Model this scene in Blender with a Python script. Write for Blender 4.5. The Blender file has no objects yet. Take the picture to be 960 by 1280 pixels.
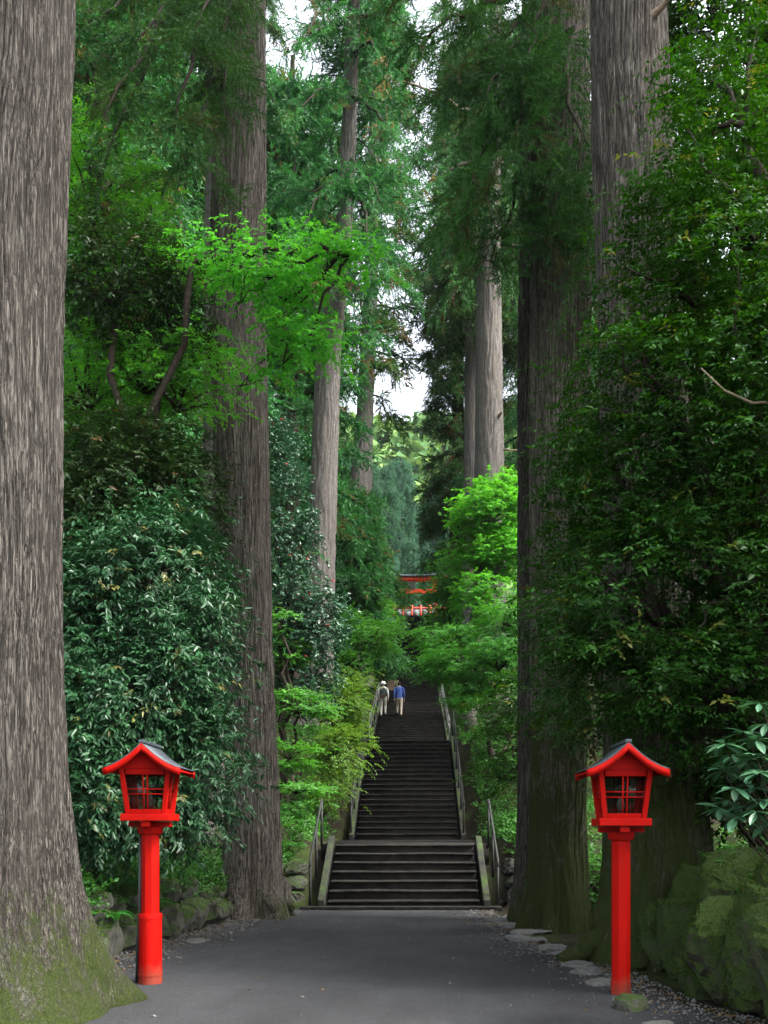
import bpy, bmesh, math, random
import numpy as np
from mathutils import Vector, Matrix, noise as mnoise

# ------------------------------------------------------------------ camera, sky, sun, exposure
SC = bpy.context.scene
COL = SC.collection
R = math.radians
EYE, FPX, VX, VY = 1.6, 1244.0, 518.0, 1032.0        # eye height, focal length and vanishing point of the photograph

cam = bpy.data.cameras.new('camera'); cam_ob = bpy.data.objects.new('camera', cam); COL.objects.link(cam_ob)
cam_ob.location = (0, 0, EYE); cam_ob.rotation_euler = (R(90), 0, 0)
cam.sensor_fit = 'AUTO'; cam.sensor_width = 36; cam.lens = 36 * FPX / 1280
cam.shift_x = -(VX - 480) / 1280; cam.shift_y = (VY - 640) / 1280
cam.clip_start = 0.05; cam.clip_end = 3000
SC.camera = cam_ob

SUN_EL, SUN_AZ = 52, 108            # degrees; azimuth measured from +Y towards +X
world = bpy.data.worlds.new('World'); SC.world = world; world.use_nodes = True
wn = world.node_tree; bg = wn.nodes['Background']
sky = wn.nodes.new('ShaderNodeTexSky'); sky.sky_type = 'NISHITA'; sky.sun_disc = False
sky.sun_elevation = R(SUN_EL); sky.sun_rotation = R(SUN_AZ); sky.dust_density = 6; sky.air_density = 1.0; sky.ozone_density = 1.0
hs = wn.nodes.new('ShaderNodeHueSaturation'); hs.inputs['Saturation'].default_value = 0.35     # overcast: the blue is veiled
wn.links.new(sky.outputs[0], hs.inputs['Color']); wn.links.new(hs.outputs[0], bg.inputs[0]); bg.inputs[1].default_value = 0.15
sun = bpy.data.lights.new('sun', 'SUN'); sun.energy = 1.5; sun.angle = R(14); sun.color = (1, .96, .9)
sun_ob = bpy.data.objects.new('sun', sun); COL.objects.link(sun_ob); sun_ob.location = (20, 10, 60)
sd = Vector((math.sin(R(SUN_AZ)) * math.cos(R(SUN_EL)), math.cos(R(SUN_AZ)) * math.cos(R(SUN_EL)), math.sin(R(SUN_EL))))
sun_ob.rotation_euler = sd.to_track_quat('Z', 'Y').to_euler()
vs = SC.view_settings; vs.view_transform = 'Standard'; vs.look = 'None'; vs.exposure = 2.55; vs.gamma = 1; vs.use_curve_mapping = False
SC.cycles.max_bounces = 6; SC.cycles.diffuse_bounces = 3; SC.cycles.glossy_bounces = 2; SC.cycles.transmission_bounces = 4
SC.cycles.transparent_max_bounces = 6; SC.cycles.volume_bounces = 0
SC.cycles.use_denoising = True

# ------------------------------------------------------------------ helpers
def PX(px, py, Y):
    return np.array(((px - VX) * Y / FPX, Y, EYE + (VY - py) * Y / FPX))

def np_mesh(name, V, F, tint=None, smooth=False):
    V = np.asarray(V, np.float32); F = np.asarray(F, np.int32); k = F.shape[1]
    me = bpy.data.meshes.new(name)
    me.vertices.add(len(V)); me.vertices.foreach_set('co', V.ravel())
    me.loops.add(F.size); me.loops.foreach_set('vertex_index', F.ravel())
    me.polygons.add(len(F))
    me.polygons.foreach_set('loop_start', np.arange(len(F), dtype=np.int32) * k)
    me.polygons.foreach_set('loop_total', np.full(len(F), k, np.int32))
    if smooth: me.polygons.foreach_set('use_smooth', np.ones(len(F), bool))
    me.update(calc_edges=True)
    if tint is not None:
        a = me.attributes.new('tint', 'FLOAT', 'POINT'); a.data.foreach_set('value', np.asarray(tint, np.float32))
    me.validate()
    return me

def link(name, me, mat=None, parent=None, loc=None):
    o = bpy.data.objects.new(name, me); COL.objects.link(o)
    if mat is not None and me is not None and not me.materials: me.materials.append(mat)
    if parent is not None: o.parent = parent
    if loc is not None: o.location = loc
    return o

def tag(o, label, cat=None, group=None, kind=None):
    if label: o['label'] = label
    if cat: o['category'] = cat
    if group: o['group'] = group
    if kind: o['kind'] = kind
    return o

def thing(name, loc, label, cat, group=None, rz=0.0):
    o = bpy.data.objects.new(name, None); COL.objects.link(o); o.location = loc; o.rotation_euler = (0, 0, rz)
    o.empty_display_size = .2
    return tag(o, label, cat, group)

def copy_tree(o, parent=None):
    c = o.copy(); COL.objects.link(c)
    if parent is not None: c.parent = parent
    for ch in list(o.children): copy_tree(ch, c)
    return c

def nrm(a):
    return a / np.maximum(np.linalg.norm(a, axis=-1, keepdims=True), 1e-9)

def join(parts):
    Vs, Fs, Ts, n = [], [], [], 0
    for p in parts:
        Vs.append(p[0]); Fs.append(np.asarray(p[1]) + n); n += len(p[0])
        if len(p) > 2: Ts.append(p[2])
    return np.concatenate(Vs), np.concatenate(Fs), (np.concatenate(Ts) if Ts else None)

def tube(pts, rad, ns=7):
    P = np.asarray(pts, float); r = np.asarray(rad, float); n = len(P)
    T = nrm(np.gradient(P, axis=0)); ref = np.array([0, 0, 1.0])
    if abs(T[:, 2]).mean() > .8: ref = np.array([1.0, 0, 0])
    A = nrm(np.cross(T, ref)); B = np.cross(T, A)
    th = np.arange(ns) / ns * 2 * math.pi
    V = P[:, None] + r[:, None, None] * (np.cos(th)[None, :, None] * A[:, None] + np.sin(th)[None, :, None] * B[:, None])
    V = V.reshape(-1, 3)
    i, j = np.meshgrid(np.arange(n - 1), np.arange(ns), indexing='ij'); j2 = (j + 1) % ns
    F = np.stack([i * ns + j, i * ns + j2, (i + 1) * ns + j2, (i + 1) * ns + j], -1).reshape(-1, 4)
    V = np.concatenate([V, P[:1], P[-1:]]); k = len(V)
    jj = np.arange(ns); jn = (jj + 1) % ns
    c0 = np.stack([np.full(ns, k - 2), jn, jj, jj], -1); b = (n - 1) * ns
    c1 = np.stack([np.full(ns, k - 1), b + jj, b + jn, b + jn], -1)
    tri = np.concatenate([F[:, [0, 1, 2]], F[:, [0, 2, 3]], c0[:, :3], c1[:, :3]])
    return V, tri

def box(x0, x1, y0, y1, z0, z1):
    V = np.array([[x, y, z] for x in (x0, x1) for y in (y0, y1) for z in (z0, z1)], float)
    F = np.array([[0, 1, 3, 2], [4, 6, 7, 5], [0, 4, 5, 1], [2, 3, 7, 6], [0, 2, 6, 4], [1, 5, 7, 3]])
    return V, F

def bevel(me, w, seg=2):
    bm = bmesh.new(); bm.from_mesh(me)
    bmesh.ops.recalc_face_normals(bm, faces=bm.faces)
    bmesh.ops.bevel(bm, geom=list(bm.edges), offset=w, segments=seg, profile=.6, affect='EDGES')
    bm.to_mesh(me); bm.free()
    for p in me.polygons: p.use_smooth = False
    return me

def boxes(name, lst, mat, parent=None, bev=0.0, loc=None):
    V, F, _ = join([box(*b) for b in lst])
    me = np_mesh(name, V, F)
    if bev: bevel(me, bev)
    return link(name, me, mat, parent, loc)

def vnoise(u, v, nu, nv, seed):
    """value noise, periodic in u (0..1 over nu cells); v measured in cells"""
    g = np.random.default_rng(seed).random((nu, nv + 2)) * 2 - 1
    a = u * nu; i = np.floor(a).astype(int) % nu; f = a - np.floor(a); f = f * f * (3 - 2 * f)
    v = np.clip(v, 0, nv); j = np.minimum(np.floor(v).astype(int), nv); h = v - j; h = h * h * (3 - 2 * h)
    i2 = (i + 1) % nu; j2 = np.minimum(j + 1, nv + 1)
    return (g[i, j] * (1 - f) + g[i2, j] * f) * (1 - h) + (g[i, j2] * (1 - f) + g[i2, j2] * f) * h

def fnoise(x, y, s, seed):
    """smooth 2-D noise on arrays"""
    g = np.random.default_rng(seed).random((64, 64)) * 2 - 1
    a = np.asarray(x) / s + 1000.3; b = np.asarray(y) / s + 1000.7
    i = np.floor(a).astype(int); j = np.floor(b).astype(int); f = a - i; h = b - j
    f = f * f * (3 - 2 * f); h = h * h * (3 - 2 * h)
    G = lambda p, q: g[p % 64, q % 64]
    return (G(i, j) * (1 - f) + G(i + 1, j) * f) * (1 - h) + (G(i, j + 1) * (1 - f) + G(i + 1, j + 1) * f) * h

# ------------------------------------------------------------------ materials
class NT:
    def __init__(s, name):
        s.m = bpy.data.materials.new(name); s.m.use_nodes = True; s.t = s.m.node_tree
        s.b = s.t.nodes['Principled BSDF']; s.out = s.t.nodes['Material Output']
    def n(s, typ, **kw):
        nd = s.t.nodes.new('ShaderNode' + typ)
        for k, v in kw.items():
            if k in nd.inputs: nd.inputs[k].default_value = v
            else: setattr(nd, k, v)
        return nd
    def l(s, a, b): s.t.links.new(a, b)
    def noise(s, scale, detail=4, rough=.6, vec=None, stretch=None, dist=0):
        nz = s.n('TexNoise', Scale=scale, Detail=detail, Roughness=rough, Distortion=dist)
        if vec is not None:
            if stretch is not None:
                mp = s.n('Mapping'); mp.inputs['Scale'].default_value = stretch; s.l(vec, mp.inputs['Vector']); vec = mp.outputs[0]
            s.l(vec, nz.inputs['Vector'])
        return nz.outputs['Fac']
    def ramp(s, fac, stops):
        r = s.n('ValToRGB'); e = r.color_ramp.elements
        while len(e) < len(stops): e.new(.5)
        for el, (p, c) in zip(e, stops):
            el.position = p; el.color = (c, c, c, 1) if not isinstance(c, tuple) else (*c, 1)
        s.l(fac, r.inputs[0]); return r.outputs[0]
    def mix(s, fac, a, b):
        mx = s.n('Mix', data_type='RGBA')
        for v, k in ((fac, 0), (a, 6), (b, 7)):
            if hasattr(v, 'node'): s.l(v, mx.inputs[k])
            else: mx.inputs[k].default_value = v if k == 0 else (*v, 1)
        return mx.outputs[2]
    def math(s, op, a, b=0.0, clamp=False):
        m = s.n('Math', operation=op, use_clamp=clamp)
        for v, k in ((a, 0), (b, 1)):
            if hasattr(v, 'node'): s.l(v, m.inputs[k])
            else: m.inputs[k].default_value = v
        return m.outputs[0]
    def bump(s, h, strength=.5, dist=.02, normal=None):
        b = s.n('Bump'); b.inputs['Strength'].default_value = strength; b.inputs['Distance'].default_value = dist
        s.l(h, b.inputs['Height'])
        if normal is not None: s.l(normal, b.inputs['Normal'])
        return b.outputs[0]
    def coord(s, k='Object'): return s.n('TexCoord').outputs[k]
    def base(s, col, rough=.7, spec=.3):
        if hasattr(col, 'node'): s.l(col, s.b.inputs['Base Color'])
        else: s.b.inputs['Base Color'].default_value = (*col, 1)
        if hasattr(rough, 'node'): s.l(rough, s.b.inputs['Roughness'])
        else: s.b.inputs['Roughness'].default_value = rough
        s.b.inputs['Specular IOR Level'].default_value = spec

def mat_bark(name, dark, light, moss_h=2.0, moss_amt=.5, lichen=.25, ring=0.0):
    s = NT(name); oc = s.coord()
    f1 = s.noise(38, 5, .7, oc, (1, 1, .05)); f2 = s.noise(105, 4, .75, oc, (1, 1, .07)); f3 = s.noise(3.0, 4, .6, oc, (1, 1, .35))
    big = s.noise(1.1, 3, .5, oc, (1, 1, .3))
    streak = s.math('ADD', s.math('MULTIPLY', f1, .65), s.math('MULTIPLY', f2, .35))
    fa = s.noise(32, 3, .6, oc, (1, 1, .022), .1); fb = s.noise(70, 4, .65, oc, (1, 1, .035), .1)
    cr = s.math('MULTIPLY', s.ramp(fa, [(.445, 1.0), (.487, .0), (.513, 0.0), (.555, 1.0)]), s.ramp(fb, [(.45, 1.0), (.49, .2), (.51, .2), (.55, 1.0)]))
    tone = s.mix(s.ramp(streak, [(.40, 0.0), (.60, 1.0)]), tuple(.45 * a + .30 * b for a, b in zip(dark, light)), light)
    c = s.mix(cr, dark, tone)
    c = s.mix(s.ramp(f3, [(.4, 0.0), (.7, .4)]), c, tuple(.5 * a + .5 * b for a, b in zip(dark, light)))
    li = s.noise(26, 3, .7, oc, (1, 1, .16))
    c = s.mix(s.math('MULTIPLY', s.ramp(li, [(.6, 0.0), (.7, 1.0)]), lichen), c, (.42, .42, .38))
    brn = s.ramp(big, [(.45, 0.0), (.7, .45)])
    c = s.mix(brn, c, (dark[0] * 1.9, dark[1] * 1.75, dark[2] * 1.55))
    sep = s.n('SeparateXYZ'); s.l(oc, sep.inputs[0])
    mh = s.n('MapRange', clamp=True); s.l(sep.outputs[2], mh.inputs[0])
    mh.inputs[1].default_value = 0; mh.inputs[2].default_value = moss_h; mh.inputs[3].default_value = 1; mh.inputs[4].default_value = 0
    mn = s.noise(2.2, 5, .7, oc, (1, 1, .5)); mn2 = s.noise(30, 4, .7, oc, (1, 1, .4))
    mm = s.math('ADD', s.math('MULTIPLY', s.math('SUBTRACT', mh.outputs[0], .5), .5), s.math('ADD', s.math('MULTIPLY', mn, .9), s.math('MULTIPLY', mn2, .5)))
    mm = s.ramp(s.math('ADD', mm, moss_amt - .5), [(.70, 0.0), (.86, 1.0)])
    mc = s.mix(s.noise(45, 3, .7, oc), (.014, .023, .006), (.050, .068, .013))
    c = s.mix(mm, c, mc)
    s.base(c, .9, .15)
    h = s.math('ADD', s.math('MULTIPLY', cr, .6), s.math('ADD', s.math('MULTIPLY', f1, .7), s.math('MULTIPLY', f2, .4)))
    s.l(s.bump(h, .9, .03), s.b.inputs['Normal'])
    return s.m

def mat_leaf(name, dark, light, rough=.45, spec=.4, trans=.25, brown=None, tlight=None, clump=True):
    s = NT(name); a = s.n('Attribute', attribute_name='tint'); oi = s.n('ObjectInfo')
    c = s.mix(a.outputs['Fac'], dark, light)
    if clump:
        nz = s.noise(.8, 2, .5, s.coord())
        c = s.mix(s.ramp(nz, [(.35, .0), (.7, .45)]), c, tuple(.6 * x for x in dark))
    if brown:
        c = s.mix(s.ramp(a.outputs['Fac'], [(.955, 0.0), (.965, .8)]), c, brown)
    hsv = s.n('HueSaturation'); s.l(c, hsv.inputs['Color'])
    s.l(s.math('ADD', s.math('MULTIPLY', oi.outputs['Random'], .5), .75), hsv.inputs['Value'])
    s.l(s.math('ADD', s.math('MULTIPLY', oi.outputs['Random'], .03), .485), hsv.inputs['Hue'])
    c = hsv.outputs[0]
    s.base(c, rough, spec)
    if trans:
        tr = s.n('BsdfTranslucent'); hs2 = s.n('HueSaturation', Hue=.487, Saturation=1.1, Value=1.5); s.l(c, hs2.inputs['Color']); s.l(hs2.outputs[0], tr.inputs[0])
        ms = s.n('MixShader'); ms.inputs[0].default_value = trans
        s.l(s.b.outputs[0], ms.inputs[1]); s.l(tr.outputs[0], ms.inputs[2]); s.l(ms.outputs[0], s.out.inputs[0])
    return s.m

def mat_stone(name, c0, c1, moss=.5, bumps=.5, rough=.85, spec=.25):
    s = NT(name); oc = s.coord(); g = s.n('NewGeometry'); oi = s.n('ObjectInfo')
    va = s.n('VectorMath', operation='ADD'); s.l(oc, va.inputs[0])
    cb = s.n('CombineXYZ'); rr = s.math('MULTIPLY', oi.outputs['Random'], 40.0)
    s.l(rr, cb.inputs[0]); s.l(rr, cb.inputs[1]); s.l(cb.outputs[0], va.inputs[1]); v = va.outputs[0]
    n1 = s.noise(4, 6, .65, v); n2 = s.noise(40, 4, .7, v)
    c = s.mix(s.ramp(n1, [(.3, 0.0), (.7, 1.0)]), c0, c1)
    c = s.mix(s.ramp(n2, [(.4, 0.0), (.75, .35)]), c, tuple(.4 * x for x in c0))
    if moss > 0:
        sp = s.n('SeparateXYZ'); s.l(g.outputs['Normal'], sp.inputs[0])
        mm = s.math('ADD', s.math('MULTIPLY', sp.outputs[2], .28), s.math('ADD', s.math('MULTIPLY', s.noise(2.5, 5, .7, v), .8), s.math('MULTIPLY', s.noise(22, 3, .7, v), .25)))
        mm = s.ramp(s.math('ADD', mm, moss - .5), [(.62, 0.0), (.86, 1.0)])
        mc = s.mix(s.ramp(s.noise(36, 4, .75, v), [(.35, 0.0), (.65, 1.0)]), (.014, .026, .006), (.06, .115, .014))
        c = s.mix(mm, c, mc)
        hgt = s.math('ADD', s.math('MULTIPLY', n2, .6), s.math('MULTIPLY', s.math('MULTIPLY', s.noise(90, 3, .8, v), mm), .8))
    else: hgt = n2
    s.base(c, rough, spec); s.l(s.bump(s.math('ADD', hgt, n1), bumps, .03), s.b.inputs['Normal'])
    return s.m

def mat_path():
    s = NT('path_grit'); oc = s.coord()
    n1 = s.noise(.55, 6, .65, oc, (1, .45, 1)); n2 = s.noise(160, 3, .8, oc); n3 = s.noise(3, 5, .7, oc); n4 = s.noise(45, 3, .8, oc)
    c = s.mix(s.ramp(n1, [(.32, 0.0), (.68, 1.0)]), (.017, .0185, .0205), (.042, .0445, .048))
    c = s.mix(s.ramp(n3, [(.45, 0.0), (.75, .35)]), c, (.032, .030, .028))
    c = s.mix(s.ramp(n2, [(.54, 0.0), (.68, .8)]), c, (.10, .10, .10))
    c = s.mix(s.ramp(s.noise(70, 2, .6, oc), [(.36, .7), (.46, 0.0)]), c, (.010, .010, .011))
    c = s.mix(s.ramp(s.noise(1.3, 6, .7, oc, (1, .35, 1)), [(.5, 0.0), (.66, .45)]), c, (.020, .020, .020))
    c = s.mix(s.ramp(n4, [(.3, .6), (.42, 0.0)]), c, (.02, .02, .02))
    vo = s.n('TexVoronoi', Scale=9.0); s.l(oc, vo.inputs['Vector'])
    c = s.mix(s.ramp(vo.outputs['Distance'], [(.03, .6), (.05, 0.0)]), c, (.09, .075, .045))
    s.base(c, s.ramp(n3, [(.3, .85), (.7, .95)]), .12)
    s.l(s.bump(s.math('ADD', s.math('MULTIPLY', n2, .5), n4), .8, .018), s.b.inputs['Normal'])
    return s.m

def mat_ground():
    s = NT('forest_soil'); oc = s.coord()
    n1 = s.noise(.8, 6, .65, oc); n2 = s.noise(30, 5, .75, oc); n3 = s.noise(5, 5, .7, oc)
    c = s.mix(s.ramp(n2, [(.35, 0.0), (.7, 1.0)]), (.008, .007, .005), (.030, .023, .015))
    c = s.mix(s.ramp(n1, [(.45, 0.0), (.62, .85)]), c, s.mix(n2, (.012, .024, .006), (.05, .085, .014)))
    c = s.mix(s.ramp(n3, [(.62, 0.0), (.7, .4)]), c, (.035, .024, .014))
    s.base(c, .95, .1); s.l(s.bump(s.math('ADD', n2, n3), .8, .05), s.b.inputs['Normal'])
    return s.m

def mat_paint(name, col, worn):
    s = NT(name); oc = s.coord(); n = s.noise(9, 5, .7, oc, (1, 1, .5)); n2 = s.noise(60, 3, .7, oc, (1, 1, .15)); n3 = s.noise(2.2, 3, .6, oc)
    c = s.mix(s.ramp(n3, [(.3, 0.0), (.75, .5)]), col, tuple(.72 * x for x in col))
    c = s.mix(s.ramp(s.noise(28, 5, .7, oc, (1, 1, .12)), [(.55, 0.0), (.72, .45)]), c, worn)
    c = s.mix(s.ramp(n, [(.58, 0.0), (.74, .5)]), c, worn)
    sp = s.n('SeparateXYZ'); s.l(oc, sp.inputs[0])
    mr = s.n('MapRange', clamp=True); s.l(sp.outputs[2], mr.inputs[0]); mr.inputs[1].default_value = 0; mr.inputs[2].default_value = .34; mr.inputs[3].default_value = .55; mr.inputs[4].default_value = 0
    c = s.mix(s.ramp(s.math('ADD', mr.outputs[0], s.math('MULTIPLY', n, .6)), [(.5, 0.0), (.8, .75)]), c, (.16, .045, .028))
    s.base(c, s.ramp(n, [(.3, .55), (.7, .75)]), .08); s.l(s.bump(s.math('ADD', n2, n), .12, .01), s.b.inputs['Normal'])
    return s.m

def mat_plain(name, col, rough=.6, spec=.3, metal=0.0, var=.35, scale=12, bump=.15, stretch=None):
    s = NT(name); oc = s.coord(); n = s.noise(scale, 5, .65, oc, stretch or (1, 1, 1))
    c = s.mix(s.ramp(n, [(.3, 0.0), (.7, 1.0)]), tuple(x * (1 - var) for x in col), tuple(min(1, x * (1 + var)) for x in col))
    s.base(c, rough, spec); s.b.inputs['Metallic'].default_value = metal
    if bump: s.l(s.bump(n, bump, .01), s.b.inputs['Normal'])
    return s.m

def mat_glass():
    s = NT('lantern_glass'); g = s.n('BsdfGlossy'); g.inputs['Roughness'].default_value = .2; t = s.n('BsdfTransparent'); t.inputs[0].default_value = (.72, .76, .74, 1)
    f = s.n('Fresnel'); f.inputs[0].default_value = 1.5; m = s.n('MixShader')
    s.l(s.math('MULTIPLY', f.outputs[0], .12), m.inputs[0]); s.l(t.outputs[0], m.inputs[1]); s.l(g.outputs[0], m.inputs[2]); s.l(m.outputs[0], s.out.inputs[0])
    return s.m

M = {}
M['bark_grey'] = mat_bark('bark_grey_brown', (.010, .008, .0065), (.150, .136, .120), 2.1, .44, .22)
M['bark_brown'] = mat_bark('bark_brown', (.018, .014, .011), (.27, .24, .205), 1.8, .30, .2)
M['bark_moss'] = mat_bark('bark_mossy', (.020, .017, .012), (.235, .215, .175), 9.0, .52, .3)
M['bark_lower'] = mat_bark('bark_grey_mossy_foot', (.018, .014, .011), (.23, .21, .18), 7.5, .50, .3)
M['bark_pale'] = mat_bark('bark_pale', (.08, .072, .066), (.31, .285, .265), 2.0, .12, .35)
M['bark_dark'] = mat_bark('bark_dark', (.02, .015, .011), (.09, .07, .055), 3.0, .35, .1)
M['twig'] = mat_plain('twig_wood', (.028, .021, .016), .85, .15, var=.5, scale=30)
M['twig_pale'] = mat_plain('twig_pale', (.20, .15, .11), .85, .15, var=.4, scale=30)
M['cedar'] = mat_leaf('cedar_needles', (.014, .062, .020), (.055, .185, .038), .6, .2, .28, brown=(.12, .05, .022))
M['cedar_warm'] = mat_leaf('cedar_warm', (.024, .066, .018), (.085, .185, .040), .6, .2, .3, brown=(.14, .07, .03))
M['cedar_near'] = mat_leaf('cedar_sprays', (.014, .062, .016), (.050, .190, .028), .6, .2, .32, brown=(.07, .05, .02))
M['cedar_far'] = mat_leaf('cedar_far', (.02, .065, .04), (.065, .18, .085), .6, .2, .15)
M['gloss'] = mat_leaf('glossy_evergreen', (.009, .042, .015), (.039, .120, .034), .38, .4, .15, brown=(.14, .12, .03))
M['dusk'] = mat_leaf('dark_evergreen', (.007, .028, .008), (.036, .092, .016), .45, .3, .25, brown=(.11, .06, .02))
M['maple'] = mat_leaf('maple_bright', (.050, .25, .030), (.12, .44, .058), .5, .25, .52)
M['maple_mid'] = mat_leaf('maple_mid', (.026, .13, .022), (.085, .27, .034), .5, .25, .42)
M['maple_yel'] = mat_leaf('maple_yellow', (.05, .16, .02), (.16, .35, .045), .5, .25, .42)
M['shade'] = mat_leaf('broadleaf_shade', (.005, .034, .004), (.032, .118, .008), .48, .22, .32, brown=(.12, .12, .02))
M['camellia'] = mat_leaf('camellia_leaf', (.012, .045, .020), (.042, .11, .048), .38, .4, .12)
M['rhodo'] = mat_leaf('rhododendron_leaf', (.022, .07, .034), (.05, .14, .06), .38, .45, .12, clump=False)
M['under'] = mat_leaf('undergrowth', (.02, .08, .014), (.06, .19, .024), .5, .3, .3)
M['hill'] = mat_leaf('hill_forest', (.04, .10, .03), (.16, .26, .06), .7, .1, .2)
M['flower'] = mat_plain('camellia_petal', (.5, .02, .03), .5, .3, var=.2)
M['rock'] = mat_stone('mossy_rock', (.045, .042, .036), (.13, .125, .11), .62, .7)
M['rock_dry'] = mat_stone('flat_stone', (.06, .06, .058), (.15, .15, .145), .30, .6)
M['rock_moss'] = mat_stone('very_mossy_rock', (.03, .028, .022), (.09, .08, .065), .80, .9)
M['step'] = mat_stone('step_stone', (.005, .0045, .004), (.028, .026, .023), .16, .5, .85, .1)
M['riser_lit'] = mat_stone('riser_stone_lit', (.024, .021, .018), (.066, .060, .052), .1, .5, .9, .15)  # paler riser colour stands in for stronger light on the third flight
M['riser'] = mat_stone('riser_stone_shaded', (.007, .0065, .006), (.022, .020, .018), .12, .5, .9, .1)  # canopy shade on the risers is put into this darker colour
M['stringer'] = mat_stone('stringer_stone', (.010, .010, .008), (.028, .028, .023), .40, .5)
M['path'] = mat_path(); M['ground'] = mat_ground()
M['red'] = mat_paint('vermilion_paint', (.35, .003, .001), (.22, .016, .007))
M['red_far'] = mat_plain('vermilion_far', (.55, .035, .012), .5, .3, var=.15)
M['roof'] = mat_plain('slate_roof', (.035, .045, .055), .55, .4, var=.4, scale=25)
M['glass'] = mat_glass()
M['white'] = mat_plain('white_paint', (.75, .76, .74), .5, .3, var=.08)
M['bulb'] = mat_plain('bulb_white', (.16, .16, .15), .6, .2, var=.05)
M['white_dull'] = mat_plain('weathered_white', (.15, .155, .155), .7, .2, var=.2)
M['metal'] = mat_plain('rail_metal', (.016, .017, .016), .65, .3, var=.35)
M['metal_pale'] = mat_plain('rail_pale', (.08, .083, .08), .5, .4, var=.2)
M['bronze'] = mat_plain('dark_plaque', (.03, .03, .03), .4, .4, var=.2)

# ------------------------------------------------------------------ terrain
AX = -0.2                                   # stair axis
SP = np.array([(-600, 0), (18.95, 0), (21.3, 1.2), (28.1, 1.2), (36.0, 4.65), (39.5, 4.65), (50.5, 7.73), (52, 7.73), (72, 16.73), (104, 16.73), (145, 22), (250, 96), (420, 128), (900, 128)])
def stair_z(y): return np.interp(y, SP[:, 0], SP[:, 1])
LB = np.array([(-600, -5.5), (0, -5.0), (8, -4.45), (10.5, -4.15), (14, -3.75), (17.3, -3.3), (18.9, -2.75), (20, -2.3), (900, -2.2)])
RB = np.array([(-600, 5.2), (2, 4.2), (6, 3.55), (8.4, 3.45), (10, 3.35), (11, 3.9), (13, 3.7), (16, 2.9), (18.5, 2.1), (20, 1.9), (900, 1.85)])
def ground_z(x, y):
    x = np.asarray(x, float); y = np.asarray(y, float)
    xl = np.interp(y, LB[:, 0], LB[:, 1]); xr = np.interp(y, RB[:, 0], RB[:, 1])
    d = np.maximum(xl - x, x - xr)
    up = np.interp(y, [0, 18, 21, 30, 90, 110], [1, 1, .7, .5, .5, 0])
    bank = np.where(d > 0, np.minimum(d / .55, 1) ** 1.5 * .72 * up + np.clip(d - .5, 0, 14) * .20 * np.clip(up, .2, 1), 0)
    bump = np.where(d > .3, fnoise(x, y, 1.7, 3) * .14 + fnoise(x, y, .6, 4) * .05, fnoise(x, y, 1.5, 5) * .006 - .006)
    notch = np.where((y > 19.05) & (np.abs(x - AX) < 1.9) & (y < 73), -.42, 0.0)
    far = np.clip((np.abs(x) - 60) / 200, 0, 1) * np.where(y > 60, 12.0, 3.0) + np.where(y > 130, fnoise(x, y, 40, 9) * np.clip((y - 130) / 60, 0, 1) * 12, 0)
    return stair_z(y) + bank + bump + notch + far

xs = np.concatenate([-np.geomspace(12.3, 500, 26)[::-1], np.arange(-12, 12.01, .24), np.geomspace(12.3, 500, 26)])
ys = np.concatenate([-np.geomspace(6, 300, 14)[::-1], np.arange(-5.5, 24, .25), np.arange(24, 90, .6), np.geomspace(90, 700, 36)])
gx, gy = np.meshgrid(xs, ys); gz = ground_z(gx, gy)
nx, ny = len(xs), len(ys)
i, j = np.meshgrid(np.arange(ny - 1), np.arange(nx - 1), indexing='ij'); k = i * nx + j
F = np.stack([k, k + 1, k + nx + 1, k + nx], -1).reshape(-1, 4)
tag(link('ground', np_mesh('ground', np.stack([gx, gy, gz], -1).reshape(-1, 3), F, smooth=True), M['ground']), 'dark mossy forest floor rising beside the path and stairway', kind='structure')

# path: a sheet of grey grit a little above the soil, ragged at its edges
py_ = np.arange(-30, 18.96, .15)
pl = np.interp(py_, [-30, 0, 8, 10, 14, 17.3, 18.9], [-4.6, -4.3, -3.95, -3.75, -3.35, -2.95, -2.35]) + fnoise(py_, 0 * py_, .5, 21) * .10
pr = np.interp(py_, [-30, 0, 6, 9.6, 13, 17.6, 18.9], [4.2, 3.5, 2.95, 2.45, 1.75, 1.4, 1.35]) + fnoise(py_, 0 * py_, .6, 22) * .14
nu = 48; u = np.linspace(0, 1, nu)
X = pl[:, None] * (1 - u) + pr[:, None] * u; Y = np.repeat(py_[:, None], nu, 1)
Z = .016 + fnoise(X, Y, 1.1, 23) * .006 + fnoise(X, Y, .35, 24) * .003 - .02 * (np.abs(u * 2 - 1) ** 14)[None]
i, j = np.meshgrid(np.arange(len(py_) - 1), np.arange(nu - 1), indexing='ij'); k = i * nu + j
tag(link('path', np_mesh('path', np.stack([X, Y, Z], -1).reshape(-1, 3), np.stack([k, k + 1, k + nu + 1, k + nu], -1).reshape(-1, 4), smooth=True), M['path']), 'smooth grey grit path leading to the foot of the stairs', kind='structure')

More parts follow.
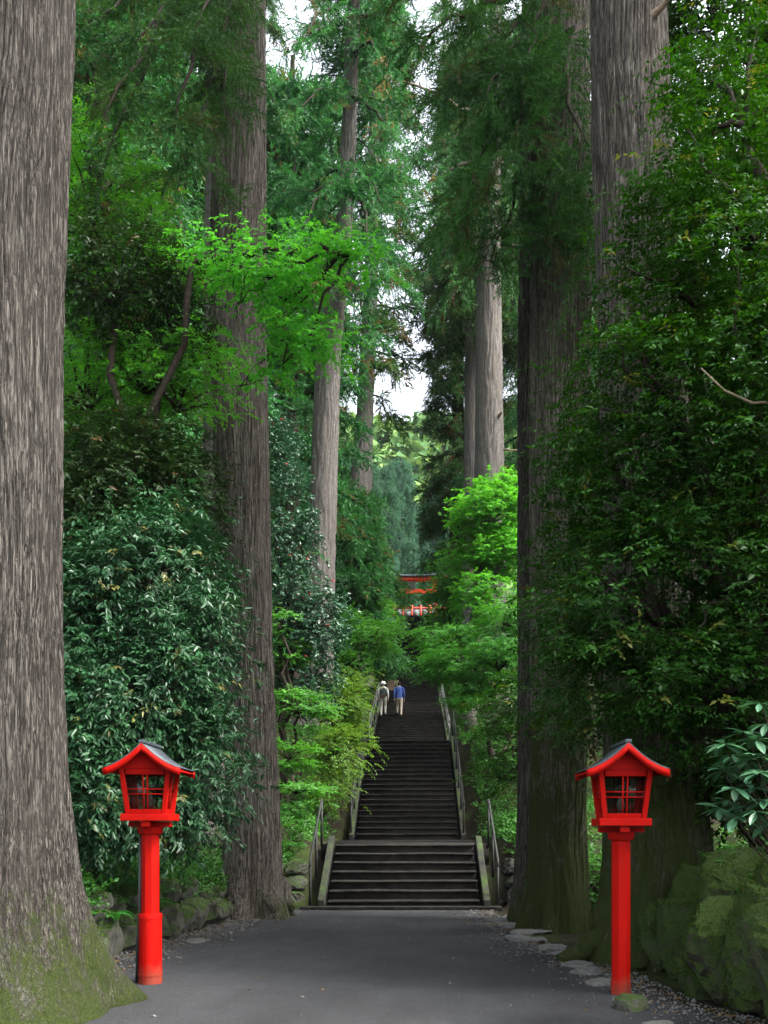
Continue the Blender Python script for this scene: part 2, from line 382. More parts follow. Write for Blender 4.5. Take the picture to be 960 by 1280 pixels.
# loose gravel along the edges of the path
rng = np.random.default_rng(11)
n = 9000; yy = 5.5 + 13.2 * rng.random(n) ** 1.3; side = rng.random(n) < .6
el = np.interp(yy, py_, pl); er = np.interp(yy, py_, pr)
off = np.abs(rng.normal(0, .38, n)) - .12
xx = np.where(side, el + off, er - off); far_ = rng.random(n) < .01
xx = np.where(far_, el + (er - el) * rng.random(n), xx)
oc_v = np.array([[1, 0, 0], [-1, 0, 0], [0, 1, 0], [0, -1, 0], [0, 0, .7], [0, 0, -.5]], float)
oc_f = np.array([[0, 2, 4], [2, 1, 4], [1, 3, 4], [3, 0, 4], [2, 0, 5], [1, 2, 5], [3, 1, 5], [0, 3, 5]])
sz = rng.gamma(3, .0032, n) + .003
V = oc_v[None] * sz[:, None, None] * (1 + rng.normal(0, .25, (n, 6, 1)))
a = rng.random(n) * 6.28; V = np.stack([V[..., 0] * np.cos(a)[:, None] - V[..., 1] * np.sin(a)[:, None], V[..., 0] * np.sin(a)[:, None] + V[..., 1] * np.cos(a)[:, None], V[..., 2]], -1)
V += np.stack([xx, yy, .014 + sz * .2], -1)[:, None]
tag(link('loose_gravel', np_mesh('loose_gravel', V.reshape(-1, 3), (oc_f[None] + np.arange(n)[:, None, None] * 6).reshape(-1, 3)), M['rock_dry']), 'loose grey gravel strewn along the path edges', kind='stuff')

# ------------------------------------------------------------------ stairway: every step a piece
stairs = thing('stone_stairway', (AX, 18.95, 0), 'long dark stone stairway climbing between the cedars to the red gate', 'stairway')
stairs['kind'] = 'structure'; del stairs['category']
HW = 1.45
def step_mesh(rise, going, seed, w=HW):
    r = random.Random(seed); nb = 14
    # slab with a worn, slightly wavy nosing over a recessed riser block
    xs_ = np.linspace(-w, w, nb); prof = [(-.030, -.036), (-.036, -.028), (-.034, -.012), (-.016, 0), (going * .5, .002), (going + .05, 0), (going + .05, -.036)]
    P = []
    for x in xs_:
        wv = mnoise.noise(Vector((x * 1.3, seed * 3.7, 0))) * .022; wz = mnoise.noise(Vector((x * .9, seed * 1.9, 5))) * .014
        for q, (yy_, zz_) in enumerate(prof):
            P.append((x, yy_ + (wv if q < 4 else 0), rise + zz_ + (wz if zz_ > -.034 else wz * .5)))
    m = len(prof); Fq = []
    for a_ in range(nb - 1):
        for b_ in range(m):
            c_ = (b_ + 1) % m; Fq.append((a_ * m + b_, (a_ + 1) * m + b_, (a_ + 1) * m + c_, a_ * m + c_))
    V1 = np.array(P); F1 = np.array(Fq)
    V2, F2 = box(-w + .005, w - .005, .01, going + .03, -.3, rise - .030)
    Vv, Ff, _ = join([(V1, F1), (V2, F2)])
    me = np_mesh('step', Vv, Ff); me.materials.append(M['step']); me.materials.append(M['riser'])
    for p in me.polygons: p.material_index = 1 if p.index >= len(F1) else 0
    return me
def flight(y0, z0, n, rise, going, var=4, pale=False):
    ms = [step_mesh(rise, going, y0 + q) for q in range(var)]
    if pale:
        for m_ in ms: m_.materials[1] = M['riser_lit']
    for q in range(n):
        o = link('step', ms[q % var], M['step'], stairs, (0 + random.uniform(-.006, .006), y0 + q * going - 18.95, z0 + q * rise))
        o.rotation_euler = (0, random.uniform(-.0035, .0035), random.uniform(-.004, .004)); o.location.y += random.uniform(-.012, .012)
        if (q // var) % 2: o.scale = (-1, 1, 1)
random.seed(4)
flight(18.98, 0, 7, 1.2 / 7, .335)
boxes('landing', [(-HW - .35, HW + .35, 21.3 + .05 - 18.95, 28.12 - 18.95, .8, 1.2 - .001)], M['step'], stairs)
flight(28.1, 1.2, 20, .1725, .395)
boxes('landing', [(-HW - .3, HW + .3, 36.0 + .06 - 18.95, 39.52 - 18.95, 4.2, 4.65)], M['step'], stairs)
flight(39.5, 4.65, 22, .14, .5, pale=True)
boxes('landing', [(-HW - .3, HW + .3, 50.5 + .08 - 18.95, 52.02 - 18.95, 7.3, 7.73)], M['step'], stairs)
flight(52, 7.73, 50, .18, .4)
boxes('landing', [(-4, 4, 72.0 + .06 - 18.95, 86 - 18.95, 16.2, 16.76)], M['step'], stairs)
boxes('threshold_slab', [(-1.95, 1.85, -.30, .0, -.1, .075)], M['step'], stairs, .015)
# inclined stone stringers beside each flight
def stringer(x, y0, z0, y1, z1, w=.13, h=.09):
    V, F = box(-w / 2, w / 2, 0, 1, 0, 1)
    V2 = V.copy(); V2[:, 1] = np.where(V[:, 1] > .5, y1, y0) - 18.95
    zt = np.where(V[:, 1] > .5, z1, z0); V2[:, 2] = np.where(V[:, 2] > .5, zt + h, zt - .55); V2[:, 0] += x
    me = np_mesh('stringer', V2, F); bevel(me, .02); link('stringer', me, M['stringer'], stairs)
for sgn in (-1, 1):
    stringer(sgn * (HW + .125), 18.85, .1, 21.4, 1.3)
    stringer(sgn * (HW + .125), 27.95, 1.25, 36.1, 4.8)
    stringer(sgn * (HW + .125), 39.4, 4.72, 50.6, 7.85)
    stringer(sgn * (HW + .125), 51.9, 7.8, 72.1, 16.85)

def handrail(x, y0, z0, y1, z1, npost, mat, label, h=.86, mid=True):
    o = thing('handrail', (AX + x, y0, z0), label, 'handrail')
    L = y1 - y0; dz = z1 - z0
    top = [(0, -.10, h - .14), (0, 0, h)] + [(0, L * t, h + dz * t) for t in np.linspace(.1, 1, 6)] + [(0, L + .12, h + dz - .02), (0, L + .16, h + dz - .12)]
    V, F = tube(top, [.024] * len(top), 8); link('top_rail', np_mesh('top_rail', V, F, smooth=True), mat, o)
    if mid:
        V, F = tube([(0, 0, h * .5), (0, L, h * .5 + dz)], [.018, .018], 8); link('mid_rail', np_mesh('mid_rail', V, F, smooth=True), mat, o)
    for t in np.linspace(0, 1, npost):
        V, F = tube([(0, L * t, dz * t - .15), (0, L * t, dz * t + h)], [.026, .026], 8); link('post', np_mesh('post', V, F, smooth=True), mat, o)
    return o
for sgn, nm in ((-1, 'camellia'), (1, 'moss-grown twin cedar')):
    xx_ = sgn * (HW + .34)
    handrail(xx_, 19.0, .1, 21.35, 1.3, 3, M['metal'], 'dark metal handrail of the lowest flight on the side of the ' + nm, mid=False)
    handrail(xx_ - sgn * .2, 28.1, 1.45, 36.0, 4.95, 6, M['metal'], 'grey pipe handrail of the second flight on the side of the ' + nm)
    handrail(xx_ - sgn * .2, 39.5, 4.95, 50.4, 8.0, 7, M['metal_pale'], 'pale pipe handrail of the flight with the walkers, on the ' + nm + ' side')
    handrail(xx_ - sgn * .2, 52.0, 8.05, 71.9, 17.0, 10, M['metal_pale'], 'pale pipe handrail of the topmost flight on the side of the ' + nm)

# ------------------------------------------------------------------ rocks
def rock_mesh(seed, sub=3, power=.55, rough=.12, flat=1.0, cuts=9):
    bm = bmesh.new(); bmesh.ops.create_icosphere(bm, subdivisions=sub, radius=1)
    sv = Vector((seed * 7.3, seed * 3.1, seed * 1.7))
    for v in bm.verts:
        c = v.co.normalized()
        q = Vector([math.copysign(abs(t) ** power, t) for t in c])
        d = 1 + rough * 1.6 * mnoise.noise(c * 1.2 + sv) + rough * .8 * mnoise.noise(c * 3.1 + sv) + rough * .35 * mnoise.noise(c * 8 + sv)
        v.co = q * d * .62; v.co.z *= flat
    rr = random.Random(seed * 31 + 7)
    for _ in range(cuts):
        nv = Vector((rr.gauss(0, 1), rr.gauss(0, 1), rr.gauss(0, .8))).normalized(); dd = rr.uniform(.48, .66)
        for v in bm.verts:
            e_ = v.co.dot(nv) - dd
            if e_ > 0: v.co -= nv * e_ * .92
    for v in bm.verts: v.co += v.co.normalized() * .045 * mnoise.noise(v.co * 7 + sv) + v.co.normalized() * .02 * mnoise.noise(v.co * 19 + sv)
    me = bpy.data.meshes.new('stone'); bm.to_mesh(me); bm.free()
    for p in me.polygons: p.use_smooth = False
    return me
ROCKS = [rock_mesh(s, 4, .66, .22) for s in range(9)]
ROCKS_F = [rock_mesh(20 + s, 3, .7, .14) for s in range(4)]
def stone(parent, mesh, loc, size, rot, mat, name='stone'):
    o = bpy.data.objects.new(name, mesh); COL.objects.link(o); o.parent = parent
    o.location = loc; o.scale = size; o.rotation_euler = rot
    if not mesh.materials: mesh.materials.append(mat)
    o.material_slots[0].link = 'OBJECT'; o.material_slots[0].material = mat
    return o

wall = thing('stone_wall', (-3.9, 11, 0), 'low retaining wall of mossy boulders behind the lantern with the thick collar', 'wall')
rg = random.Random(5)
yy_ = 7.9
while yy_ < 18.2:
    L = rg.uniform(.5, .95); yc = yy_ + L / 2; xe = np.interp(yc, LB[:, 0], LB[:, 1])
    h1 = rg.uniform(.42, .62)
    stone(wall, rg.choice(ROCKS), (xe + 3.9 + .12 + rg.uniform(-.06, .06), yc - 11, h1 * .42), (.42, L * .62, h1 * .8), (rg.uniform(-.12, .12), rg.uniform(-.12, .12), rg.uniform(-.2, .2)), M['rock'])
    h2 = rg.uniform(.3, .5)
    stone(wall, rg.choice(ROCKS), (xe + 3.9 - .10 + rg.uniform(-.08, .08), yc - 11 + rg.uniform(-.2, .2), h1 * .75 + h2 * .4), (.42, L * rg.uniform(.45, .62), h2 * .8), (rg.uniform(-.2, .2), rg.uniform(-.2, .2), rg.uniform(-.3, .3)), M['rock'])
    yy_ += L * .92
bank = thing('boulder_bank', (3.3, 8.5, 0), 'bank of large boulders thick with bright moss under the rhododendron', 'boulders')
for (px, py, Yd, sx, sy, sz_, rz) in [(905, 1185, 9.0, .62, .6, .78, .3), (960, 1180, 8.5, .6, .6, .95, .9), (925, 1110, 9.6, .7, .55, .55, .2), (850, 1170, 10.4, .35, .5, .75, .5), (1010, 1210, 7.6, .7, .7, 1.0, .1), (1100, 1230, 6.6, .7, .8, .9, .4),
                                     (880, 1225, 9.3, .34, .36, .42, 1.2), (938, 1240, 8.75, .36, .35, .34, .7), (868, 1120, 10.9, .5, .5, .6, .1), (985, 1110, 8.7, .6, .6, .5, .4), (1190, 1230, 5.6, .7, .8, .9, .2), (826, 1178, 10.9, .25, .35, .6, .4)]:
    p = PX(px, py, Yd); p = p - np.array((3.3, 8.5, 0))
    stone(bank, rg.choice(ROCKS), p, (sx * .95, sy, sz_ * .9), (rg.uniform(-.2, .2), rg.uniform(-.2, .2), rz), M['rock_moss'])
# side walls of the first flight
for sgn, lb in ((-1, 'low mossy stone wall flanking the lowest flight beside the flaring cedar'), (1, 'low dark stone wall flanking the lowest flight beside the twin cedar')):
    w_ = thing('flank_wall', (AX + sgn * 2.2, 19.4, 0), lb, 'wall')
    for q in range(9):
        z = .18 + (q // 3) * .3
        stone(w_, rg.choice(ROCKS), (sgn * ((q % 3) * .42 - .05) + rg.uniform(-.05, .05), (q // 3) * .14 + rg.uniform(-.06, .06), z), (.34, .34, .25), (rg.uniform(-.1, .1), rg.uniform(-.1, .1), rg.uniform(-.2, .2)), M['rock'] if sgn < 0 else M['stringer'])
# slabs along the path edge by the mossy twin cedar
edge = thing('stepping_edge', (1.5, 13, 0), 'row of flat worn stones bordering the path below the twin cedar', 'edging')
for (px, py) in [(622, 1152), (640, 1160), (655, 1168), (668, 1178), (690, 1188), (708, 1196), (735, 1218), (640, 1148), (722, 1208), (752, 1232), (650, 1176), (676, 1166)]:
    Yd = FPX * EYE / (py - VY); p = PX(px, py, Yd)
    stone(edge, rg.choice(ROCKS_F), (p[0] - 1.5, Yd - 13, .01 + rg.uniform(0, .02)), (rg.uniform(.2, .36), rg.uniform(.22, .4), rg.uniform(.06, .1)), (rg.uniform(-.05, .05), rg.uniform(-.05, .05), rg.uniform(0, 3)), M['rock_dry'])
for (px, py, sz_, label, m) in [(790, 1262, (.23, .19, .15), 'mossy grey rock lying against the foot of the slim lantern post', 'rock'), (822, 1285, (.2, .16, .06), 'flat pale stone sunk in the grit beside the mossy rock', 'rock_dry'),
                                (632, 1132, (.24, .2, .14), 'small grey stone at the foot of the stairs by the twin cedar', 'rock_dry'), (655, 1140, (.26, .2, .12), 'low brown stone between the stairs and the twin cedar', 'rock'),
                                (245, 1178, (.32, .22, .06), 'flat slab half buried below the boulder wall', 'rock_dry'), (303, 1140, (.26, .24, .2), 'mossy boulder between the roots of the flaring cedar', 'rock')]:
    Yd = FPX * EYE / (py - VY) - .05; p = PX(px, py, Yd)
    o = link('rock', rg.choice(ROCKS_F)); o.location = (p[0], Yd, sz_[2] * .32); o.scale = sz_; o.rotation_euler = (.1, -.08, rg.uniform(0, 3))
    o.material_slots[0].link = 'OBJECT'; o.material_slots[0].material = M[m]; tag(o, label, 'rock')

# ------------------------------------------------------------------ lanterns
def hexa(c):
    return np.array(c, float), np.array([[0, 1, 3, 2], [4, 6, 7, 5], [0, 4, 5, 1], [2, 3, 7, 6], [0, 2, 6, 4], [1, 5, 7, 3]])
def lantern(loc, H, sleeve, label, rz):
    o = thing('lantern', loc, label, 'lantern', rz=rz)
    z_post = H - .915
    th = [(q + .5) / 8 * 2 * math.pi for q in range(8)]
    def prism(name, r, z0, z1, ns=8, mat=M['red'], bev=.006, r2=None):
        a_ = [(q + .5) / ns * 2 * math.pi for q in range(ns)]; r2 = r2 or r
        V = np.array([(r * math.cos(t), r * math.sin(t), z0) for t in a_] + [(r2 * math.cos(t), r2 * math.sin(t), z1) for t in a_])
        me = bpy.data.meshes.new(name); me.from_pydata(V.tolist(), [], [[q, (q + 1) % ns, ns + (q + 1) % ns, ns + q] for q in range(ns)] + [list(range(ns))[::-1], list(range(ns, 2 * ns))]); me.update()
        if bev: bevel(me, bev)
        return link(name, me, mat, o)
    prism('post', .090, -.02, z_post)
    if sleeve:
        prism('collar_sleeve', .117, -.03, .70, 24, bev=0, r2=.112); prism('collar_band', .121, .085, .105, 24, bev=0)
        prism('collar_lip', .119, .66, .705, 24, bev=0, r2=.114)
        V, F = tube([(-.14, .02, -.02), (-.136, .02, .4), (-.112, .02, .72), (-.102, .02, z_post)], [.016] * 4, 8); link('cable_conduit', np_mesh('cable_conduit', V, F, smooth=True), M['bronze'], o)
    else:
        prism('foot_band', .096, -.02, .13, 8, M['red'], bev=0.004)
    prism('neck', .118, z_post, z_post + .07, 8, r2=.135); 
    zb = z_post + .07
    boxes('bracket', [(-.21, .21, -.045, .045, zb, zb + .055)], M['red'], o, .006)
    boxes('bracket', [(-.045, .045, -.21, .21, zb + .002, zb + .058)], M['red'], o, .006)
    zb += .06
    boxes('base_board', [(-.24, .24, -.24, .24, zb, zb + .07)], M['red'], o, .008)
    z0 = zb + .07; z1 = z0 + .445; a0, a1 = .188, .238            # tapered house
    def ax_(z): return a0 + (a1 - a0) * (z - z0) / (z1 - z0)
    def panel(name, u0, u1, za, zb_, d0, d1, face, mat):
        # u in -1..1 across the face, d outward offset
        pts = []
        for uu in (u0, u1):
            for dd in (d0, d1):
                for zz in (za, zb_):
                    A = ax_(zz); p = Vector((uu * A, -(A + dd), zz)); p.rotate(Matrix.Rotation(face * math.pi / 2, 3, 'Z')); pts.append(p)
        V, F = hexa([tuple(p) for p in pts]); return V, F
    def part(name, plist, mat, parent=o, bev=.004):
        V, F, _ = join(plist); me = np_mesh(name, V, F)
        if bev: bevel(me, bev, 1)
        return link(name, me, mat, parent)
    for f in range(4):
        for s_ in (-1,):
            A = []
            pts = []
            for xx__ in (0, -.045):
                for yy__ in (0, -.045):
                    for zz in (z0, z1):
                        q = ax_(zz) + .012; p = Vector(((q + xx__), -(q + yy__), zz)); p.rotate(Matrix.Rotation(f * math.pi / 2, 3, 'Z')); pts.append(tuple(p))
            part('corner_post', [hexa(pts)], M['red'])
        part('top_rail', [panel('', -.81, .81, z1 - .06, z1, -.035, .004, f, None)], M['red'])
        part('bottom_rail', [panel('', -.81, .81, z0, z0 + .045, -.035, .004, f, None)], M['red'])
        mid = (z0 + z1) / 2 - .004
        part('lattice', [panel('', uu, uu + .055, z0 + .045, z1 - .06, -.022, -.004, f, None) for uu in (-.12, .065)] +
             [panel('', -.81, .81, mid + dz, mid + dz + .012, -.026, -.007, f, None) for dz in (-.03, .018)], M['red'], bev=0)
        part('glass_pane', [panel('', -.81, .81, z0 + .045, z1 - .06, -.034, -.030, f, None)], M['glass'], bev=0)
    V, F = tube([(0, 0, z0), (0, 0, z0 + .06), (0, 0, z0 + .07)], [.03, .03, .02], 10); link('lamp_holder', np_mesh('lamp_holder', V, F, smooth=True), M['bronze'], o)
    bz = np.linspace(0, 1, 9); V, F = tube([(0, 0, z0 + .07 + .13 * t) for t in bz], [.012 + .026 * math.sin(math.pi * min(1, .12 + .87 * t)) for t in bz], 12); link('bulb', np_mesh('bulb', V, F, smooth=True), M['bulb'], o)
    # gable roof with a concave sweep
    zr = H - .045; hw, hd, drop = .365, .375, .245
    N = 17; t = np.linspace(-1, 1, N); xr_ = t * hw; zz = zr - drop * (1.22 * np.abs(t) - .22 * np.abs(t) ** 2.6)
    zz = zr - drop * (np.abs(t) * 1.62 - .62 * t * t)
    zz[N // 2] -= .004
    def sweep(name, y0, y1, lo, hi, mat, wx=1.0):
        V = []; 
        for yv in (y0, y1):
            for a_, b_ in zip(xr_ * wx, zz): V.append((a_, yv, b_ + lo))
            for a_, b_ in zip(xr_ * wx, zz): V.append((a_, yv, b_ + hi))
        F = []
        for q in range(N - 1):
            F += [(q, q + 1, N + q + 1, N + q), (2 * N + q + 1, 2 * N + q, 3 * N + q, 3 * N + q + 1), (N + q, N + q + 1, 3 * N + q + 1, 3 * N + q), (q + 1, q, 2 * N + q, 2 * N + q + 1)]
        F += [(0, N, 3 * N, 2 * N), (N - 1, 3 * N - 1, 4 * N - 1, 2 * N - 1)]
        return link(name, np_mesh(name, np.array(V), np.array(F)), mat, o)
    sweep('roof_boards', -hd + .02, hd - .02, -.022, .0, M['red'])
    sweep('bargeboard', -hd, -hd + .03, -.054, .014, M['red'], 1.02); sweep('bargeboard', hd - .03, hd, -.054, .014, M['red'], 1.02)
    sweep('roof_covering', -hd + .004, hd - .004, .0145, .028, M['roof'], 1.01)
    boxes('ridge_cap', [(-.03, .03, -hd + .0, hd - .0, zr + .012, zr + .045)], M['roof'], o, .008)
    for f in (-1, 1):
        V = [(-a1 - .005, 0, z1), (a1 + .005, 0, z1)]; k_ = [(x_, z_ - .03) for x_, z_ in zip(xr_, zz) if abs(x_) < .25][::-1]
        ring = [(-.25, z1 - .0)] + [(.25, z1)] + k_
        Vv = [(x_, f * a1 - .012, z_) for x_, z_ in ring] + [(x_, f * a1 + .012, z_) for x_, z_ in ring]; nn = len(ring)
        me = bpy.data.meshes.new('gable_panel'); me.from_pydata(Vv, [], [list(range(nn)), list(range(nn, 2 * nn))[::-1]] + [[q, q + nn, (q + 1) % nn + nn, (q + 1) % nn] for q in range(nn)]); me.update()
        link('gable_panel', me, M['red'], o)
    top = {}
    frame = [c for c in o.children if c.name.split('.')[0] in ('corner_post', 'top_rail', 'bottom_rail')]
    bmj = bmesh.new()
    for c in frame: bmj.from_mesh(c.data)
    mej = bpy.data.meshes.new('lamp_house'); bmj.to_mesh(mej); bmj.free(); house = link('lamp_house', mej, M['red'], o)
    for c in frame: bpy.data.objects.remove(c)
    own = lambda nm: [c for c in o.children if c.name.split('.')[0] == nm]
    for par, kids in ((own('post')[0], ('collar_sleeve', 'collar_band', 'collar_lip', 'cable_conduit', 'foot_band', 'neck')), (house, ('lattice', 'glass_pane', 'lamp_holder', 'bulb', 'gable_panel')), (own('roof_boards')[0], ('bargeboard', 'roof_covering', 'ridge_cap'))):
        for nm in kids:
            for c in own(nm): c.parent = par
    own('roof_boards')[0].name = 'roof'
    return o
lantern(((188 - VX) * 10.0 / FPX, 10.0, .012), 2.42, True, 'red wooden lantern whose post stands in a thick round collar', R(1.5))
lantern(((776 - VX) * 9.35 / FPX, 9.35, .012), 2.37, False, 'red wooden lantern on a slim straight post with a mossy rock at its foot', R(-1.0))

# ------------------------------------------------------------------ foliage
def leaves(P, D, N, l, w, rng, fold=.16, droop=.12):
    n = len(P); D = nrm(D); S = nrm(np.cross(D, N)); Nn = np.cross(S, D)
    l = np.broadcast_to(l, n)[:, None]; w = np.broadcast_to(w, n)[:, None]
    V = np.stack([P, P + .45 * l * D - .5 * w * S + fold * w * Nn, P + l * D - droop * l * Nn, P + .45 * l * D + .5 * w * S + fold * w * Nn], 1)
    q = np.arange(n)[:, None] * 4
    F = np.concatenate([q + np.array([[0, 2, 1]]), q + np.array([[0, 3, 2]])], 0)
    return V.reshape(-1, 3), F, np.repeat(rng.random(n), 4)

def shell_points(rng, blobs, n, inner=.55):
    B = np.array(blobs, float); vol = np.cbrt(B[:, 3] * B[:, 4] * B[:, 5]) ** 2.2; vol = vol / vol.sum()
    idx = rng.choice(len(B), n, p=vol); d = nrm(rng.normal(size=(n, 3)))
    r = inner + (1 - inner) * rng.random(n) ** .7
    r *= 1 + .14 * np.sin(d[:, 0] * 5 + idx) * np.cos(d[:, 2] * 6 + idx * 2)
    return B[idx, :3] + d * r[:, None] * B[idx, 3:], d

def broad_crown(rng, C, O, nsh, nl, l, w, spread, shoot=.3, axis_z=0.1, layered=1.0, leaf_down=.25, njit=.35, up=1.0, wander=.5):
    """C cluster centres, O outward directions; nsh shoots per cluster, nl leaves per shoot"""
    K = len(C); S0 = np.repeat(C, nsh, 0) + rng.normal(size=(K * nsh, 3)) * spread * np.array([1, 1, layered])
    A = nrm(np.repeat(O, nsh, 0) * .7 + rng.normal(size=(K * nsh, 3)) * wander * np.array([1, 1, layered]) + np.array([0, 0, axis_z]))
    L = shoot * (.6 + .8 * rng.random(K * nsh))
    t = (np.arange(nl) + .5) / nl
    n = K * nsh * nl
    P = (S0[:, None] + A[:, None] * (L[:, None] * t[None])[..., None]).reshape(-1, 3); P[:, 2] -= (.25 * L[:, None] * t[None] ** 2).ravel()
    Ar = np.repeat(A, nl, 0); perp = nrm(np.cross(Ar, np.array([0, 0, 1.0]) + rng.normal(size=(n, 3)) * .25))
    sg = np.where(np.arange(n) % 2 == 0, 1.0, -1.0)[:, None]
    D = Ar * .75 + perp * sg * (.6 + .5 * rng.random((n, 1))) + np.array([0, 0, -leaf_down]) + rng.normal(size=(n, 3)) * .25
    Nv = np.array([0, 0, up]) + rng.normal(size=(n, 3)) * njit + np.repeat(np.repeat(O, nsh, 0), nl, 0) * .45
    ls_ = np.repeat(.75 + .5 * rng.random(K * nsh), nl); ll = l * (.5 + .75 * rng.random(n)) * ls_; ww = w * (.65 + .6 * rng.random(n)) * ls_
    V, F, T = leaves(P, D, Nv, ll, ww, rng)
    # tints hang together per shoot
    ts = np.repeat(np.clip(rng.normal(.5, .22, K * nsh), 0, 1), nl); T = np.clip(.55 * np.repeat(ts, 4) + .45 * T, 0, 1)
    dead = np.repeat(np.repeat(rng.random(K * nsh) < .022, nl), 4)
    return V, F, np.where(dead, .99, np.minimum(T, .93))

def limb(a, b, r0, r1, rng, sag=.0, n=7, wob=.08):
    a = np.asarray(a, float); b = np.asarray(b, float); t = np.linspace(0, 1, n)[:, None]
    L = np.linalg.norm(b - a); P = a + (b - a) * t + np.array([0, 0, 1.0]) * sag * L * 4 * t * (1 - t)
    P[1:-1] += rng.normal(size=(n - 2, 3)) * wob * L * .4
    return tube(P, np.linspace(r0, r1, n), 6)

def bush(name, base, blobs, label, cat, mat, K, nsh, nl, l, w, seed, spread=.22, trunk_r=.08, wood='twig', group=None, chain=False, tier=.34, **kw):
    """a broadleaf tree or shrub: stem, branches to a share of the leaf clusters, crown of leaves; blobs in world coordinates"""
    rng = np.random.default_rng(seed); base = np.asarray(base, float)
    o = thing(name, base, label, cat, group)
    B = np.array(blobs, float); B[:, :3] -= base
    C, O = shell_points(rng, B, K)
    if kw.get('layered', 1) <= .4:
        C[:, 2] = np.round(C[:, 2] / tier) * tier + rng.normal(0, tier * .1, K); O = nrm(O * np.array([1, 1, .15]))
    C[:, 2] = np.maximum(C[:, 2], .25)
    # forks
    m = B[:, :3].mean(0); fork = np.array([m[0] * .25, m[1] * .25, m[2] * .45])
    st = [limb((0, 0, -.2), fork, trunk_r * 1.2, trunk_r * .85, rng)]
    br = []
    prev = fork
    for q_, b in enumerate(B):
        c = b[:3] * (np.array([1, 1, 1]) if chain else np.array([.85, .85, .92])); rr_ = trunk_r * (.6 * (1 - q_ / len(B)) + .15) if chain else trunk_r * .8
        st.append(limb(prev, c, rr_, rr_ * .6 if not chain else trunk_r * (.6 * (1 - (q_ + 1) / len(B)) + .15), rng, .05))
        if chain and q_ < 4: prev = c
    pick = rng.choice(K, min(K, 28 if chain else 90), replace=False)
    for q in pick:
        bi = np.argmin(np.linalg.norm((B[:, :3] - C[q]) / B[:, 3:], axis=1)); c = B[bi, :3] * np.array([.9, .9, .95])
        br.append(limb(c + (C[q] - c) * .05 * rng.random(), C[q] + O[q] * .1, trunk_r * (.12 if chain else .3), .004, rng, .06, 6))
    V, F, _ = join(st); link('trunk', np_mesh('trunk', V, F, smooth=True), M[wood], o)
    V, F, _ = join(br); tag(link('twigs', np_mesh('twigs', V, F, smooth=True), M[wood], o), None, kind='stuff')
    pk = dict(spread=spread); pk.update(kw)
    V, F, T = broad_crown(rng, C, O, nsh, nl, l, w, **pk)
    tag(link('crown', np_mesh('crown', V, F, T), M[mat], o), None, kind='stuff')
    return o, C, O

def blades(P, D, l, w, rng):
    n = len(P); D = nrm(D); S = nrm(np.cross(D, rng.normal(size=(n, 3)))); l = np.broadcast_to(l, n)[:, None]; w = np.broadcast_to(w, n)[:, None]
    V = np.stack([P - S * w * .5, P + S * w * .5, P + D * l], 1).reshape(-1, 3)
    return V, np.arange(n * 3).reshape(-1, 3), None

def cedar_sprays(rng, branches, nsec, nfr, nbl, fl=.38, bl=.10, bw=.016, seclen=.7, droop=.5):
    """branches: list of point arrays; hanging ropes of needles on side shoots"""
    S0, T0 = [], []
    for P in branches:
        k = max(2, int(nsec)); t = .22 + .78 * rng.random(k) ** .8; t[0] = 1.0
        x = t * (len(P) - 1); i0 = np.minimum(x.astype(int), len(P) - 2); f = (x - i0)[:, None]
        S0.append(P[i0] * (1 - f) + P[i0 + 1] * f); T0.append(P[i0 + 1] - P[i0])
    S0 = np.concatenate(S0); T0 = nrm(np.concatenate(T0)); n = len(S0)
    lat = nrm(np.cross(T0, np.array([0, 0, 1.0]))) * np.where(rng.random((n, 1)) < .5, 1, -1)
    D0 = nrm(T0 * .6 + lat * (.3 + .7 * rng.random((n, 1))) + rng.normal(size=(n, 3)) * .25 + np.array([0, 0, -droop * .5]))
    L0 = seclen * (.45 + .9 * rng.random(n))
    # fronds
    m = n * nfr; u = np.tile((np.arange(nfr) + .5) / nfr, n); r = lambda a: np.repeat(a, nfr, 0)
    P1 = r(S0) + r(D0) * (r(L0) * u)[:, None]; P1[:, 2] -= droop * .5 * r(L0) * u ** 2
    D1 = nrm(r(D0) * .9 + rng.normal(size=(m, 3)) * .55 + np.array([0, 0, -droop * .5])); L1 = fl * (.5 + .8 * rng.random(m))
    tf = np.clip(rng.normal(.5, .18, n), 0, .93); tf = np.where(rng.random(n) < .035, .99, tf); tf = np.clip(r(tf) + np.where(r(tf) > .95, 0, rng.normal(0, .12, m)), 0, 1)
    # blades
    k = m * nbl; v = np.tile((np.arange(nbl) + rng.random(nbl)) / nbl, m); r2 = lambda a: np.repeat(a, nbl, 0)
    P2 = r2(P1) + r2(D1) * (r2(L1) * v)[:, None]; P2[:, 2] -= droop * .7 * r2(L1) * v ** 2
    tan = nrm(r2(D1) + np.array([0, 0, -1.0]) * (droop * 1.4 * v)[:, None])
    D2 = tan * .85 + rng.normal(size=(k, 3)) * .42
    V, F, _ = blades(P2, D2, bl * (.6 + .7 * rng.random(k)), bw * (.7 + .6 * rng.random(k)), rng)
    return V, F, np.clip(np.repeat(r2(tf), 3), 0, 1)

def branch_curve(start, az, L, rise, sag, rng, n=8):
    t = np.linspace(0, 1, n); d = np.array([math.sin(az), math.cos(az), 0])
    P = start + d * (L * t)[:, None]; P[:, 2] += rise * L * t - sag * L * t ** 2 + .22 * L * np.maximum(t - .7, 0)
    P[1:] += rng.normal(size=(n - 1, 3)) * .03 * L
    return P

